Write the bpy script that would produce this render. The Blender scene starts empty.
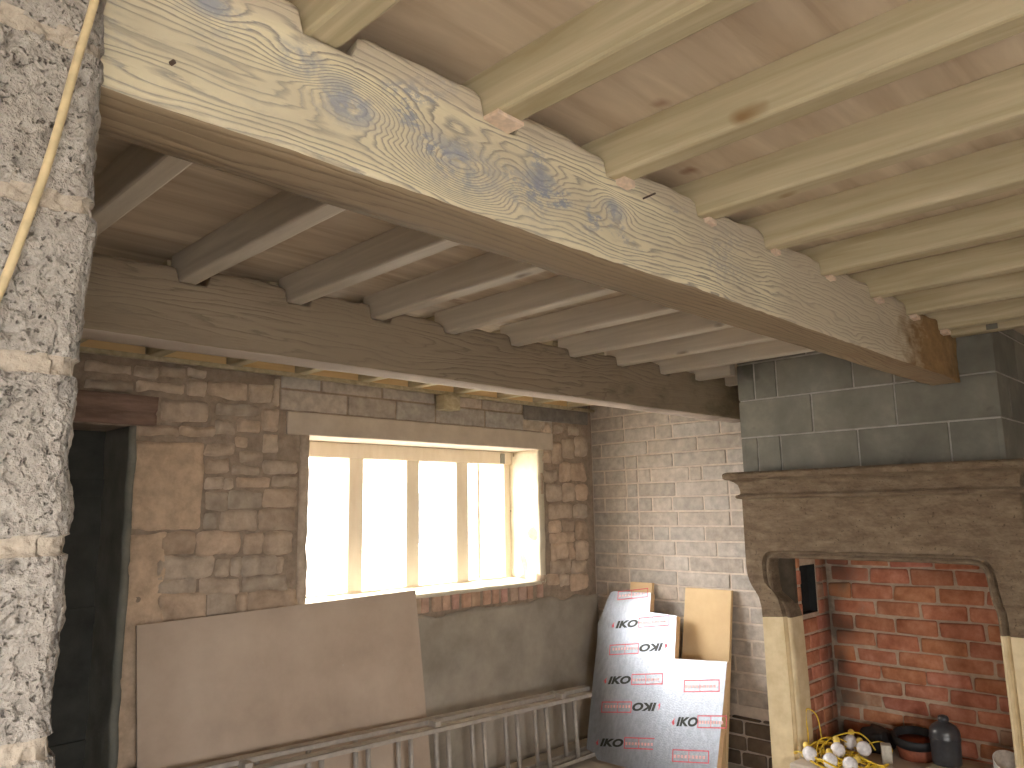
import bpy, bmesh, math, random
from mathutils import Vector, noise, Matrix
C = bpy.context.scene.collection
R = math.radians
rnd = random.Random(7)

# ------------------------------------------------------------------ helpers
def link(o, parent=None):
    C.objects.link(o)
    if parent is not None:
        o.parent = parent
    return o

def tag(o, label=None, cat=None, group=None, kind=None):
    if label: o['label'] = label
    if cat: o['category'] = cat
    if group: o['group'] = group
    if kind: o['kind'] = kind
    return o

def thing(name, label, cat, loc=(0, 0, 0), group=None, rot=(0, 0, 0)):
    o = bpy.data.objects.new(name, None)
    o.empty_display_size = .05
    o.location = loc
    o.rotation_euler = rot
    link(o)
    return tag(o, label, cat, group)

class MB:
    """collects polygons; build() links them as one mesh object"""
    def __init__(s):
        s.v = []; s.f = []; s.m = []; s.c = []; s.s = []
    def add(s, verts, faces, mat=0, col=(1, 1, 1), smooth=False):
        b = len(s.v)
        s.v += [tuple(p) for p in verts]
        for f in faces:
            s.f.append(tuple(i + b for i in f)); s.m.append(mat); s.c.append(col); s.s.append(smooth)
    def box(s, x0, x1, y0, y1, z0, z1, mat=0, col=(1, 1, 1), bev=0, seg=1, fn=None, smooth=False):
        bm = bmesh.new()
        bmesh.ops.create_cube(bm, size=1)
        for v in bm.verts:
            v.co = Vector(((x0 + x1) / 2 + v.co.x * (x1 - x0), (y0 + y1) / 2 + v.co.y * (y1 - y0), (z0 + z1) / 2 + v.co.z * (z1 - z0)))
        if bev:
            bmesh.ops.bevel(bm, geom=list(bm.edges), offset=bev, segments=seg, profile=.5, affect='EDGES')
        vs = [v.co.copy() for v in bm.verts]
        bm.verts.index_update()
        if fn: vs = [fn(v) for v in vs]
        s.add(vs, [[v.index for v in f.verts] for f in bm.faces], mat, col, smooth)
        bm.free()
    def bm(s, bm, mat=0, col=(1, 1, 1), smooth=False, fn=None):
        bm.verts.index_update()
        vs = [v.co.copy() for v in bm.verts]
        if fn: vs = [fn(v) for v in vs]
        s.add(vs, [[v.index for v in f.verts] for f in bm.faces], mat, col, smooth)
        bm.free()
    def gridbox(s, x0, x1, y0, y1, z0, z1, nx, ny, nz, fn=None, mat=0, matfn=None, smooth=True):
        """closed box with gridded faces, vertices moved by fn"""
        idx = {}; vs = []
        def vid(i, j, k):
            if (i, j, k) not in idx:
                p = Vector((x0 + (x1 - x0) * i / nx, y0 + (y1 - y0) * j / ny, z0 + (z1 - z0) * k / nz))
                idx[(i, j, k)] = len(vs)
                vs.append(fn(p, i, j, k) if fn else p)
            return idx[(i, j, k)]
        fs = []
        def q(a, b, c, d, n): fs.append(((vid(*a), vid(*b), vid(*c), vid(*d)), n))
        for i in range(nx):
            for k in range(nz):
                q((i, 0, k), (i + 1, 0, k), (i + 1, 0, k + 1), (i, 0, k + 1), '-y')
                q((i, ny, k), (i, ny, k + 1), (i + 1, ny, k + 1), (i + 1, ny, k), '+y')
        for j in range(ny):
            for k in range(nz):
                q((0, j, k), (0, j, k + 1), (0, j + 1, k + 1), (0, j + 1, k), '-x')
                q((nx, j, k), (nx, j + 1, k), (nx, j + 1, k + 1), (nx, j, k + 1), '+x')
        for i in range(nx):
            for j in range(ny):
                q((i, j, 0), (i, j + 1, 0), (i + 1, j + 1, 0), (i + 1, j, 0), '-z')
                q((i, j, nz), (i + 1, j, nz), (i + 1, j + 1, nz), (i, j + 1, nz), '+z')
        b = len(s.v); s.v += [tuple(p) for p in vs]
        for f, n in fs:
            s.f.append(tuple(i + b for i in f)); s.m.append(matfn(n) if matfn else mat); s.c.append((1, 1, 1)); s.s.append(smooth)
    def build(s, name, mats, parent=None, loc=None, fix=True):
        me = bpy.data.meshes.new(name)
        me.from_pydata(s.v, [], s.f)
        if not isinstance(mats, (list, tuple)): mats = [mats]
        for m in mats: me.materials.append(m)
        me.polygons.foreach_set('material_index', s.m)
        me.polygons.foreach_set('use_smooth', s.s)
        ca = me.color_attributes.new('Col', 'FLOAT_COLOR', 'CORNER')
        buf = []
        for f, c in zip(s.f, s.c):
            buf += [c[0], c[1], c[2], 1.0] * len(f)
        ca.data.foreach_set('color', buf)
        me.update()
        if fix:
            b = bmesh.new(); b.from_mesh(me)
            bmesh.ops.recalc_face_normals(b, faces=list(b.faces)); b.to_mesh(me); b.free()
        o = bpy.data.objects.new(name, me)
        if loc: o.location = loc
        return link(o, parent)

def nz(p, sc=1.0, seed=0.0):
    return noise.noise(Vector((p[0] * sc + seed, p[1] * sc + seed * 1.7, p[2] * sc - seed)))

def lathe(mb, prof, n=24, cx=0, cy=0, cz=0, mat=0, col=(1, 1, 1), fn=None, smooth=True):
    vs = []; fs = []
    for r, z in prof:
        for i in range(n):
            a = 2 * math.pi * i / n
            p = Vector((cx + r * math.cos(a), cy + r * math.sin(a), cz + z))
            vs.append(fn(p) if fn else p)
    for k in range(len(prof) - 1):
        for i in range(n):
            j = (i + 1) % n
            fs.append((k * n + i, k * n + j, (k + 1) * n + j, (k + 1) * n + i))
    fs.append(tuple(range(n))[::-1]); fs.append(tuple((len(prof) - 1) * n + i for i in range(n)))
    mb.add(vs, fs, mat, col, smooth)

def tube(mb, pts, r, n=8, mat=0, col=(1, 1, 1)):
    pts = [Vector(p) for p in pts]
    vs = []; fs = []; up = Vector((.13, .21, .97)).normalized()
    for i, p in enumerate(pts):
        t = (pts[min(i + 1, len(pts) - 1)] - pts[max(i - 1, 0)]).normalized()
        a = t.cross(up)
        if a.length < .05: a = t.cross(Vector((1, 0, 0)))
        a.normalize(); b = t.cross(a).normalized()
        for k in range(n):
            w = 2 * math.pi * k / n
            vs.append(p + (a * math.cos(w) + b * math.sin(w)) * r)
    for i in range(len(pts) - 1):
        for k in range(n):
            j = (k + 1) % n
            fs.append((i * n + k, i * n + j, (i + 1) * n + j, (i + 1) * n + k))
    fs.append(tuple(range(n))[::-1]); fs.append(tuple((len(pts) - 1) * n + k for k in range(n)))
    mb.add(vs, fs, mat, col, True)

def catmull(pts, k=8):
    pts = [Vector(p) for p in pts]; out = []
    P = [pts[0]] + pts + [pts[-1]]
    for i in range(1, len(P) - 2):
        a, b, c, d = P[i - 1], P[i], P[i + 1], P[i + 2]
        for j in range(k):
            t = j / k
            out.append(.5 * ((2 * b) + (c - a) * t + (2 * a - 5 * b + 4 * c - d) * t * t + (3 * b - a - 3 * c + d) * t ** 3))
    out.append(pts[-1])
    return out

# ------------------------------------------------------------------ materials
def mat(name, cols, scale=(1, 1, 1), nscale=5, detail=6, rough=.85, bump=.2, bscale=40, bdist=.01, metal=0, usecol=False,
        dist=0.0, rnd_off=False, fine=None, spec=.3, rrough=.6):
    m = bpy.data.materials.new(name); m.use_nodes = True
    nt = m.node_tree; N = nt.nodes; L = nt.links
    b = N['Principled BSDF']
    b.inputs['Roughness'].default_value = rough
    b.inputs['Metallic'].default_value = metal
    b.inputs['Specular IOR Level'].default_value = spec
    tc = N.new('ShaderNodeTexCoord'); co = tc.outputs['Object']
    if rnd_off:
        oi = N.new('ShaderNodeObjectInfo')
        vm = N.new('ShaderNodeVectorMath'); vm.operation = 'MULTIPLY_ADD'
        cx = N.new('ShaderNodeCombineXYZ')
        for i in range(3): L.new(oi.outputs['Random'], cx.inputs[i])
        L.new(cx.outputs[0], vm.inputs[0]); vm.inputs[1].default_value = (37, 53, 71); L.new(co, vm.inputs[2])
        co = vm.outputs[0]
    mp = N.new('ShaderNodeMapping'); mp.inputs['Scale'].default_value = scale
    L.new(co, mp.inputs['Vector'])
    n = N.new('ShaderNodeTexNoise'); n.inputs['Scale'].default_value = nscale; n.inputs['Detail'].default_value = detail
    n.inputs['Roughness'].default_value = rrough; n.inputs['Distortion'].default_value = dist
    L.new(mp.outputs[0], n.inputs['Vector'])
    r = N.new('ShaderNodeValToRGB')
    el = r.color_ramp.elements
    while len(el) < len(cols): el.new(.5)
    for e, (p, c) in zip(el, cols):
        e.position = p; e.color = (c[0], c[1], c[2], 1)
    L.new(n.outputs['Fac'], r.inputs[0])
    out = r.outputs[0]
    if fine:
        # darker specks: fine = (scale, threshold, rgb)
        n3 = N.new('ShaderNodeTexNoise'); n3.inputs['Scale'].default_value = fine[0]; n3.inputs['Detail'].default_value = 3
        L.new(co, n3.inputs['Vector'])
        r3 = N.new('ShaderNodeValToRGB'); r3.color_ramp.elements[0].position = fine[1]; r3.color_ramp.elements[1].position = min(1, fine[1] + .1)
        L.new(n3.outputs['Fac'], r3.inputs[0])
        mx = N.new('ShaderNodeMix'); mx.data_type = 'RGBA'
        L.new(r3.outputs[0], mx.inputs[0]); L.new(out, mx.inputs[6]); mx.inputs[7].default_value = (*fine[2], 1)
        out = mx.outputs[2]
    if usecol:
        at = N.new('ShaderNodeAttribute'); at.attribute_name = 'Col'
        mx = N.new('ShaderNodeMix'); mx.data_type = 'RGBA'; mx.blend_type = 'MULTIPLY'; mx.inputs[0].default_value = 1
        L.new(out, mx.inputs[6]); L.new(at.outputs['Color'], mx.inputs[7]); out = mx.outputs[2]
    L.new(out, b.inputs['Base Color'])
    if bump:
        n2 = N.new('ShaderNodeTexNoise'); n2.inputs['Scale'].default_value = bscale; n2.inputs['Detail'].default_value = 5
        mp2 = N.new('ShaderNodeMapping'); mp2.inputs['Scale'].default_value = scale if rnd_off else (1, 1, 1)
        L.new(co, mp2.inputs['Vector']); L.new(mp2.outputs[0], n2.inputs['Vector'])
        bp = N.new('ShaderNodeBump'); bp.inputs['Strength'].default_value = bump; bp.inputs['Distance'].default_value = bdist
        L.new(n2.outputs['Fac'], bp.inputs['Height']); L.new(bp.outputs[0], b.inputs['Normal'])
    return m

def plain(name, c, rough=.6, metal=0, spec=.4):
    m = bpy.data.materials.new(name); m.use_nodes = True
    nt = m.node_tree; b = nt.nodes['Principled BSDF']
    b.inputs['Roughness'].default_value = rough; b.inputs['Metallic'].default_value = metal
    b.inputs['Specular IOR Level'].default_value = spec
    n = nt.nodes.new('ShaderNodeTexNoise'); n.inputs['Scale'].default_value = 60; n.inputs['Detail'].default_value = 2
    r = nt.nodes.new('ShaderNodeValToRGB')
    r.color_ramp.elements[0].color = (c[0] * .85, c[1] * .85, c[2] * .85, 1); r.color_ramp.elements[0].position = .35
    r.color_ramp.elements[1].color = (*[min(1, x * 1.08) for x in c], 1); r.color_ramp.elements[1].position = .65
    tc = nt.nodes.new('ShaderNodeTexCoord')
    nt.links.new(tc.outputs['Object'], n.inputs['Vector']); nt.links.new(n.outputs['Fac'], r.inputs[0]); nt.links.new(r.outputs[0], b.inputs['Base Color'])
    return m

def knot_wood(name, dark, light, scale, knots=.6, knotc=(.12, .07, .035), rough=.6, kscale=3.0, rnd_off=True, kvec=(1, 1, 1)):
    """sawn timber: streaks stretched along the grain, round knots"""
    m = mat(name, [(.3, dark), (.55, tuple((a + b) / 2 for a, b in zip(dark, light))), (.75, light)], scale=scale, nscale=1.0, detail=5,
            rough=rough, bump=.12, bscale=6, bdist=.004, dist=.6, rnd_off=rnd_off, rrough=.55)
    nt = m.node_tree; N = nt.nodes; L = nt.links
    b = N['Principled BSDF']; src = b.inputs['Base Color'].links[0].from_socket
    mp = [n for n in N if n.type == 'MAPPING'][0]; co = mp.inputs['Vector'].links[0].from_socket
    k = N.new('ShaderNodeMapping'); k.inputs['Scale'].default_value = kvec; L.new(co, k.inputs['Vector'])
    # distort a little so the knots are not perfect ellipses
    nn = N.new('ShaderNodeTexNoise'); nn.inputs['Scale'].default_value = 9; L.new(co, nn.inputs['Vector'])
    va = N.new('ShaderNodeVectorMath'); va.operation = 'MULTIPLY_ADD'; va.inputs[1].default_value = (.08, .08, .08)
    L.new(nn.outputs['Color'], va.inputs[0]); L.new(k.outputs[0], va.inputs[2])
    v = N.new('ShaderNodeTexVoronoi'); v.inputs['Scale'].default_value = kscale; L.new(va.outputs[0], v.inputs['Vector'])
    r = N.new('ShaderNodeValToRGB'); e = r.color_ramp.elements
    e[0].position = .04; e[0].color = (1, 1, 1, 1); e[1].position = .13; e[1].color = (0, 0, 0, 1)
    L.new(v.outputs['Distance'], r.inputs[0])
    # keep only some of the cells
    gt = N.new('ShaderNodeMath'); gt.operation = 'LESS_THAN'; gt.inputs[1].default_value = knots
    sp = N.new('ShaderNodeSeparateColor'); L.new(v.outputs['Color'], sp.inputs[0]); L.new(sp.outputs[0], gt.inputs[0])
    mu = N.new('ShaderNodeMath'); mu.operation = 'MULTIPLY'; L.new(r.outputs[0], mu.inputs[0]); L.new(gt.outputs[0], mu.inputs[1])
    mx = N.new('ShaderNodeMix'); mx.data_type = 'RGBA'
    L.new(mu.outputs[0], mx.inputs[0]); L.new(src, mx.inputs[6]); mx.inputs[7].default_value = (*knotc, 1)
    L.new(mx.outputs[2], b.inputs['Base Color'])
    return m

def grain_beam(name, cream, olive, dark, blotch_c, stain, stain_x=(3.0, 3.9), blotch=None, freq=42, amp=9, rough=.75, wash=.0, stretch=1, tan=None, knots=()):
    """old softwood face: contour-like growth rings round knots, blue-grey marks, brown end"""
    m = bpy.data.materials.new(name); m.use_nodes = True
    nt = m.node_tree; N = nt.nodes; L = nt.links; b = N['Principled BSDF']
    b.inputs['Roughness'].default_value = rough; b.inputs['Specular IOR Level'].default_value = .25
    tc = N.new('ShaderNodeTexCoord'); co = tc.outputs['Object']
    sx = N.new('ShaderNodeSeparateXYZ'); L.new(co, sx.inputs[0])
    def M_(op, a, bb=None, c=None):
        n = N.new('ShaderNodeMath'); n.operation = op
        for i, x in enumerate((a, bb, c)):
            if x is None: continue
            if isinstance(x, (int, float)): n.inputs[i].default_value = x
            else: L.new(x, n.inputs[i])
        return n.outputs[0]
    def noi(scale, vec, detail=2, rough_=.5, d=0):
        mp = N.new('ShaderNodeMapping'); mp.inputs['Scale'].default_value = vec; L.new(co, mp.inputs['Vector'])
        n = N.new('ShaderNodeTexNoise'); n.inputs['Scale'].default_value = scale; n.inputs['Detail'].default_value = detail
        n.inputs['Roughness'].default_value = rough_; n.inputs['Distortion'].default_value = d
        L.new(mp.outputs[0], n.inputs['Vector']); return n.outputs['Fac']
    def ramp(x, els):
        r = N.new('ShaderNodeValToRGB'); e = r.color_ramp.elements
        while len(e) < len(els): e.new(.5)
        for q, (p, c) in zip(e, els): q.position = p; q.color = (*c, 1) if len(c) == 3 else c
        L.new(x, r.inputs[0]); return r.outputs[0]
    def mix(f, a, c, bt='MIX'):
        n = N.new('ShaderNodeMix'); n.data_type = 'RGBA'; n.blend_type = bt
        for i, x in ((0, f), (6, a), (7, c)):
            if isinstance(x, (int, float)): n.inputs[i].default_value = x
            elif isinstance(x, tuple): n.inputs[i].default_value = (*x, 1)
            else: L.new(x, n.inputs[i])
        return n.outputs[2]
    low = noi(1, (2.3 * stretch, 6, 8), 3.2, .5, .8 * stretch)
    fine = noi(1, (11 * stretch, 40, 50), 4, .65)
    yz = M_('ADD', sx.outputs['Z'], M_('MULTIPLY', sx.outputs['Y'], .9))
    ph = M_('ADD', M_('MULTIPLY', yz, freq), M_('MULTIPLY', low, amp * 2.6))
    ph = M_('ADD', ph, M_('MULTIPLY', fine, 1.3))
    halo = None
    for (kx, kz, kr, ka) in knots:      # growth rings bending round knots
        dx = M_('MULTIPLY', M_('SUBTRACT', sx.outputs['X'], kx), .55); dz = M_('SUBTRACT', sx.outputs['Z'], kz)
        r2 = M_('ADD', M_('MULTIPLY', dx, dx), M_('MULTIPLY', dz, dz))
        g_ = M_('EXPONENT', M_('MULTIPLY', r2, -1.0 / (kr * kr)))
        ph = M_('ADD', ph, M_('MULTIPLY', g_, ka))
        halo = g_ if halo is None else M_('MAXIMUM', halo, g_)
    s = M_('FRACT', ph)
    W = (0, 0, 0), (1, 1, 1)
    rings = ramp(s, [(.0, olive), (.12, cream), (.6, cream), (.86, olive), (.97, dark)])
    # washed areas where the ring pattern is faint
    wn = noi(1.6, (1, 2, 2), 2)
    wmask = ramp(wn, [(.42, W[0]), (.62, W[1])])
    avg = tuple(.7 * a + .3 * c for a, c in zip(cream, olive))
    col = mix(M_('MULTIPLY', wmask, wash), rings, avg)
    # tonal variation
    tv = noi(2.5, (1, 3, 3), 4)
    col = mix(M_('MULTIPLY', ramp(tv, [(.35, W[1]), (.6, W[0])]), .5), col, olive)
    if halo is not None:
        hn = noi(16, (1, 1, 1.5), 4, .7)
        hf = M_('MULTIPLY', ramp(halo, [(.35, W[0]), (.9, W[1])]), ramp(hn, [(.4, W[0]), (.56, W[1])]))
        col = mix(M_('MULTIPLY', hf, .85), col, blotch_c)
    # blue-grey marks
    if blotch:
        bn = noi(4.2, (1, 1.6, 1.6), 2.5, .6, .6)
        bm = ramp(bn, [(.52, W[0]), (.60, W[1])])
        bf = noi(46, (1, 1, 1.8), 5, .7)
        bm2 = ramp(bf, [(.45, W[0]), (.57, W[1])])
        X5 = M_('DIVIDE', sx.outputs['X'], 5.0)
        xr = ramp(X5, [(.06, (.25,) * 3), (blotch[0] / 5 - .06, (.35,) * 3), (blotch[0] / 5, W[1]), (blotch[1] / 5 - .06, W[1]), (blotch[1] / 5 + .08, W[0])])
        zr = ramp(M_('SUBTRACT', sx.outputs['Z'], 2.0), [(.36, W[0]), (.43, W[1])])
        col = mix(M_('MULTIPLY', M_('MULTIPLY', M_('MULTIPLY', bm, bm2), xr), zr), col, blotch_c)
    if tan:
        tn = noi(2.2, (1, 2, 2), 3)
        tx = M_('ADD', M_('DIVIDE', M_('SUBTRACT', sx.outputs['X'], tan[1]), tan[2] - tan[1]), M_('MULTIPLY', M_('SUBTRACT', tn, .5), 2.2))
        # the upper strip was never scraped as hard
        ty = M_('DIVIDE', M_('SUBTRACT', M_('ADD', sx.outputs['Z'], M_('MULTIPLY', tn, .12)), 2.585), .04)
        f_ = M_('MAXIMUM', ramp(tx, [(.1, W[0]), (.9, (.72,) * 3)]), ramp(ty, [(.1, W[0]), (.9, (.75,) * 3)]))
        col = mix(f_, col, tan[0])
    # brown stained end
    sn = noi(3.5, (1, 2, 2), 4, .6)
    sxr = M_('ADD', M_('DIVIDE', M_('SUBTRACT', sx.outputs['X'], stain_x[0]), stain_x[1] - stain_x[0]), M_('MULTIPLY', M_('SUBTRACT', sn, .5), 1.6))
    col = mix(ramp(sxr, [(.35, W[0]), (.75, W[1])]), col, mix(ramp(sn, [(.4, W[0]), (.6, W[1])]), stain, tuple(x * .6 for x in stain)))
    L.new(col, b.inputs['Base Color'])
    bp = N.new('ShaderNodeBump'); bp.inputs['Strength'].default_value = .5; bp.inputs['Distance'].default_value = .004
    L.new(M_('ADD', M_('MULTIPLY', ramp(s, [(.0, W[0]), (.3, W[1]), (.8, W[1]), (1, W[0])]), .6), fine), bp.inputs['Height'])
    L.new(bp.outputs[0], b.inputs['Normal'])
    return m
SKY, SUN, EXPO = 30.0, 0.0, 0.03
STONES = [(1.157, 2.451, 1.378, 2.504), (1.162, 2.365, 1.382, 2.422), (1.389, 2.449, 1.504, 2.512), (1.398, 2.375, 1.649, 2.433), (1.51, 2.465, 1.65, 2.517), (1.655, 2.37, 1.771, 2.465), (1.652, 2.483, 1.766, 2.528), (1.529, 2.233, 1.783, 2.349), (1.769, 2.521, 2.15, 2.519), (1.774, 2.38, 2.006, 2.473), (2.01, 2.371, 2.155, 2.481), (1.821, 2.286, 2.08, 2.353), (1.814, 2.178, 1.94, 2.262), (1.947, 2.197, 2.089, 2.271), (2.09, 2.215, 2.197, 2.343), (1.398, 2.153, 1.63, 2.202), (1.632, 2.161, 1.819, 2.213), (2.162, 2.363, 2.197, 2.52), (2.095, 2.08, 2.202, 2.203), (1.399, 1.668, 1.776, 2.134), (1.769, 2.06, 1.947, 2.135), (1.778, 1.968, 1.912, 2.047), (1.927, 1.958, 2.095, 2.011), (2.116, 1.968, 2.323, 2.044), (1.783, 1.88, 1.883, 1.948), (1.886, 1.884, 1.944, 1.947), (1.949, 1.885, 2.163, 1.95), (2.17, 1.894, 2.325, 1.957), (1.782, 1.765, 1.916, 1.867), (1.916, 1.777, 2.106, 1.873), (2.114, 1.782, 2.329, 1.885), (1.782, 1.671, 1.857, 1.756), (1.874, 1.656, 2.087, 1.772), (2.094, 1.648, 2.333, 1.779), (1.963, 2.027, 2.111, 2.098), (1.943, 2.106, 2.014, 2.168), (1.401, 0.546, 1.605, 1.67), (1.557, 1.544, 1.738, 1.66), (1.747, 1.526, 1.995, 1.659), (2.01, 1.528, 2.126, 1.646), (2.13, 1.515, 2.315, 1.647), (1.549, 1.412, 1.853, 1.542), (1.856, 1.416, 1.934, 1.518), (1.946, 1.417, 2.002, 1.513), (2.004, 1.406, 2.207, 1.523), (2.211, 1.413, 2.25, 1.504), (1.556, 1.347, 1.763, 1.429), (1.77, 1.324, 2.001, 1.416), (2.007, 1.314, 2.285, 1.413), (1.569, 1.186, 1.817, 1.356), (1.82, 1.198, 1.989, 1.342), (1.99, 1.212, 2.047, 1.325), (2.05, 1.193, 2.342, 1.328), (1.578, 1.079, 1.812, 1.203), (1.816, 1.062, 2.104, 1.206), (4.403, 2.099, 4.533, 2.196), (4.547, 2.103, 4.655, 2.266), (4.671, 2.14, 4.807, 2.305), (4.824, 2.163, 4.964, 2.336), (4.631, 1.958, 4.757, 2.113), (4.769, 1.96, 4.945, 2.117), (4.445, 1.951, 4.597, 2.049), (4.48, 1.801, 4.643, 1.939), (4.657, 1.8, 4.8, 1.946), (4.815, 1.805, 4.955, 1.948), (4.496, 1.66, 4.769, 1.791), (4.788, 1.662, 4.948, 1.784), (4.398, 1.849, 4.43, 2.037), (4.494, 1.565, 4.634, 1.662), (4.646, 1.56, 4.79, 1.659), (4.802, 1.5, 4.949, 1.656), (4.499, 1.479, 4.795, 1.564), (4.504, 1.351, 4.706, 1.486), (4.72, 1.346, 4.789, 1.477), (4.804, 1.338, 4.941, 1.495), (4.491, 1.25, 4.735, 1.358), (4.747, 1.231, 4.935, 1.344), (4.605, 1.152, 4.714, 1.248), (4.726, 1.103, 4.938, 1.24), (4.464, 1.162, 4.586, 1.258), (4.373, 1.182, 4.454, 1.259)]
XW, YW, ZC, ZB, ZJ = 5.046, 4.10, 2.664, 2.336, 2.555

# ------------------------------------------------------------------ material set
m_block = mat('aerated_block', [(.30, (.27, .24, .215)), (.48, (.38, .35, .32)), (.70, (.54, .51, .47))], nscale=26, detail=10, rough=.95, bump=1, bscale=170, bdist=.009, rrough=.85)
def pits(m, scale, depth, colr):
    nt = m.node_tree; N = nt.nodes; L = nt.links; b = N['Principled BSDF']
    tc = [n for n in N if n.type == 'TEX_COORD'][0]; co = tc.outputs['Object']
    v = N.new('ShaderNodeTexVoronoi'); v.inputs['Scale'].default_value = scale
    nn = N.new('ShaderNodeTexNoise'); nn.inputs['Scale'].default_value = scale * .6; L.new(co, nn.inputs['Vector'])
    va = N.new('ShaderNodeVectorMath'); va.operation = 'MULTIPLY_ADD'; va.inputs[1].default_value = (.022, .022, .022)
    L.new(nn.outputs['Color'], va.inputs[0]); L.new(co, va.inputs[2]); L.new(va.outputs[0], v.inputs['Vector'])
    sp = N.new('ShaderNodeSeparateColor'); L.new(v.outputs['Color'], sp.inputs[0])
    r = N.new('ShaderNodeValToRGB'); r.color_ramp.elements[0].position = .18; r.color_ramp.elements[0].color = (1, 1, 1, 1); r.color_ramp.elements[1].position = .50; r.color_ramp.elements[1].color = (0, 0, 0, 1)
    L.new(v.outputs['Distance'], r.inputs[0])
    lt = N.new('ShaderNodeMath'); lt.operation = 'LESS_THAN'; lt.inputs[1].default_value = .30; L.new(sp.outputs[0], lt.inputs[0])
    mu = N.new('ShaderNodeMath'); mu.operation = 'MULTIPLY'; L.new(r.outputs[0], mu.inputs[0]); L.new(lt.outputs[0], mu.inputs[1])
    src = b.inputs['Base Color'].links[0].from_socket
    mx = N.new('ShaderNodeMix'); mx.data_type = 'RGBA'; L.new(mu.outputs[0], mx.inputs[0]); L.new(src, mx.inputs[6]); mx.inputs[7].default_value = (*colr, 1)
    L.new(mx.outputs[2], b.inputs['Base Color'])
    bp = N.new('ShaderNodeBump'); bp.inputs['Strength'].default_value = 1; bp.inputs['Distance'].default_value = depth; bp.invert = True
    L.new(mu.outputs[0], bp.inputs['Height'])
    old = b.inputs['Normal'].links[0].from_socket; L.new(old, bp.inputs['Normal']); L.new(bp.outputs[0], b.inputs['Normal'])
pits(m_block, 150, .004, (.20, .18, .16))
m_mortar_n = mat('nib_mortar', [(.3, (.36, .31, .255)), (.7, (.50, .44, .37))], nscale=60, rough=.95, bump=.7, bscale=160, bdist=.005)
m_concrete = mat('chimney_block', [(.3, (.14, .13, .11)), (.55, (.185, .172, .148)), (.75, (.25, .23, .195))], nscale=5, detail=7, rough=.9, bump=.35, bscale=70, bdist=.004, usecol=True, fine=(4.5, .62, (.085, .08, .065)))
m_cmortar = mat('chimney_mortar', [(.3, (.30, .285, .26)), (.7, (.42, .40, .37))], nscale=20, rough=.95, bump=.3)
m_brickgrey = mat('grey_brick', [(.3, (.36, .32, .285)), (.5, (.47, .425, .38)), (.72, (.60, .545, .49))], nscale=18, detail=6, rough=.93, bump=.4, bscale=110, bdist=.004, usecol=True)
m_bmortar = mat('buff_mortar', [(.3, (.58, .50, .43)), (.7, (.74, .655, .57))], nscale=22, rough=.95, bump=.4, bscale=90, bdist=.004)
m_stone = mat('rubble_stone', [(.28, (.36, .29, .225)), (.5, (.50, .41, .325)), (.72, (.63, .535, .43))], nscale=12, detail=8, rough=.95, bump=.6, bscale=60, bdist=.008, usecol=True)
m_earth = mat('earth_mortar', [(.3, (.25, .195, .15)), (.7, (.40, .32, .25))], nscale=18, detail=6, rough=1, bump=.9, bscale=60, bdist=.01)
m_render = mat('cement_render', [(.3, (.27, .24, .20)), (.5, (.38, .34, .285)), (.7, (.48, .43, .37))], nscale=2.6, detail=8, rough=.9, bump=.25, bscale=45, bdist=.004)
m_reveal = mat('green_render', [(.3, (.17, .17, .145)), (.7, (.27, .265, .23))], nscale=6, detail=8, rough=.95, bump=.4, bscale=60)
m_lintelc = mat('precast_lintel', [(.3, (.50, .43, .355)), (.7, (.62, .545, .46))], nscale=7, detail=6, rough=.9, bump=.15, bscale=80, bdist=.003)
m_plaster = mat('cream_plaster', [(.3, (.60, .54, .42)), (.6, (.76, .70, .56))], nscale=7, detail=6, rough=.9, bump=.5, bscale=35, bdist=.006)
m_redbrick = mat('red_brick', [(.28, (.32, .115, .06)), (.5, (.47, .195, .11)), (.66, (.56, .27, .17)), (.8, (.64, .42, .30))], nscale=14, detail=7, rough=.92, bump=.5, bscale=90, bdist=.004, usecol=True)
def soot_stain(m):
    # smoke stain climbing the back left corner of the firebox
    nt = m.node_tree; N = nt.nodes; L = nt.links; b = N['Principled BSDF']
    co = [n for n in N if n.type == 'TEX_COORD'][0].outputs['Object']
    sp = N.new('ShaderNodeSeparateXYZ'); L.new(co, sp.inputs[0])
    n = N.new('ShaderNodeTexNoise'); n.inputs['Scale'].default_value = 7; n.inputs['Detail'].default_value = 5; L.new(co, n.inputs['Vector'])
    a = N.new('ShaderNodeMath'); a.operation = 'MULTIPLY_ADD'; a.inputs[1].default_value = .55; L.new(n.outputs['Fac'], a.inputs[0]); L.new(sp.outputs['Y'], a.inputs[2])
    r = N.new('ShaderNodeMapRange'); r.inputs['From Min'].default_value = 2.16; r.inputs['From Max'].default_value = 2.34; r.inputs['To Max'].default_value = .75
    L.new(a.outputs[0], r.inputs['Value'])
    x = N.new('ShaderNodeMapRange'); x.inputs['From Min'].default_value = 4.56; x.inputs['From Max'].default_value = 4.72; L.new(sp.outputs['X'], x.inputs['Value'])
    mu = N.new('ShaderNodeMath'); mu.operation = 'MULTIPLY'; L.new(r.outputs[0], mu.inputs[0]); L.new(x.outputs[0], mu.inputs[1])
    src = b.inputs['Base Color'].links[0].from_socket
    mx = N.new('ShaderNodeMix'); mx.data_type = 'RGBA'; L.new(mu.outputs[0], mx.inputs[0]); L.new(src, mx.inputs[6]); mx.inputs[7].default_value = (.035, .028, .022, 1)
    L.new(mx.outputs[2], b.inputs['Base Color'])
soot_stain(m_redbrick)
m_rmortar = mat('brick_mortar', [(.3, (.44, .33, .24)), (.7, (.58, .46, .35))], nscale=25, rough=.97, bump=.5, bscale=90)
soot_stain(m_rmortar)
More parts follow.
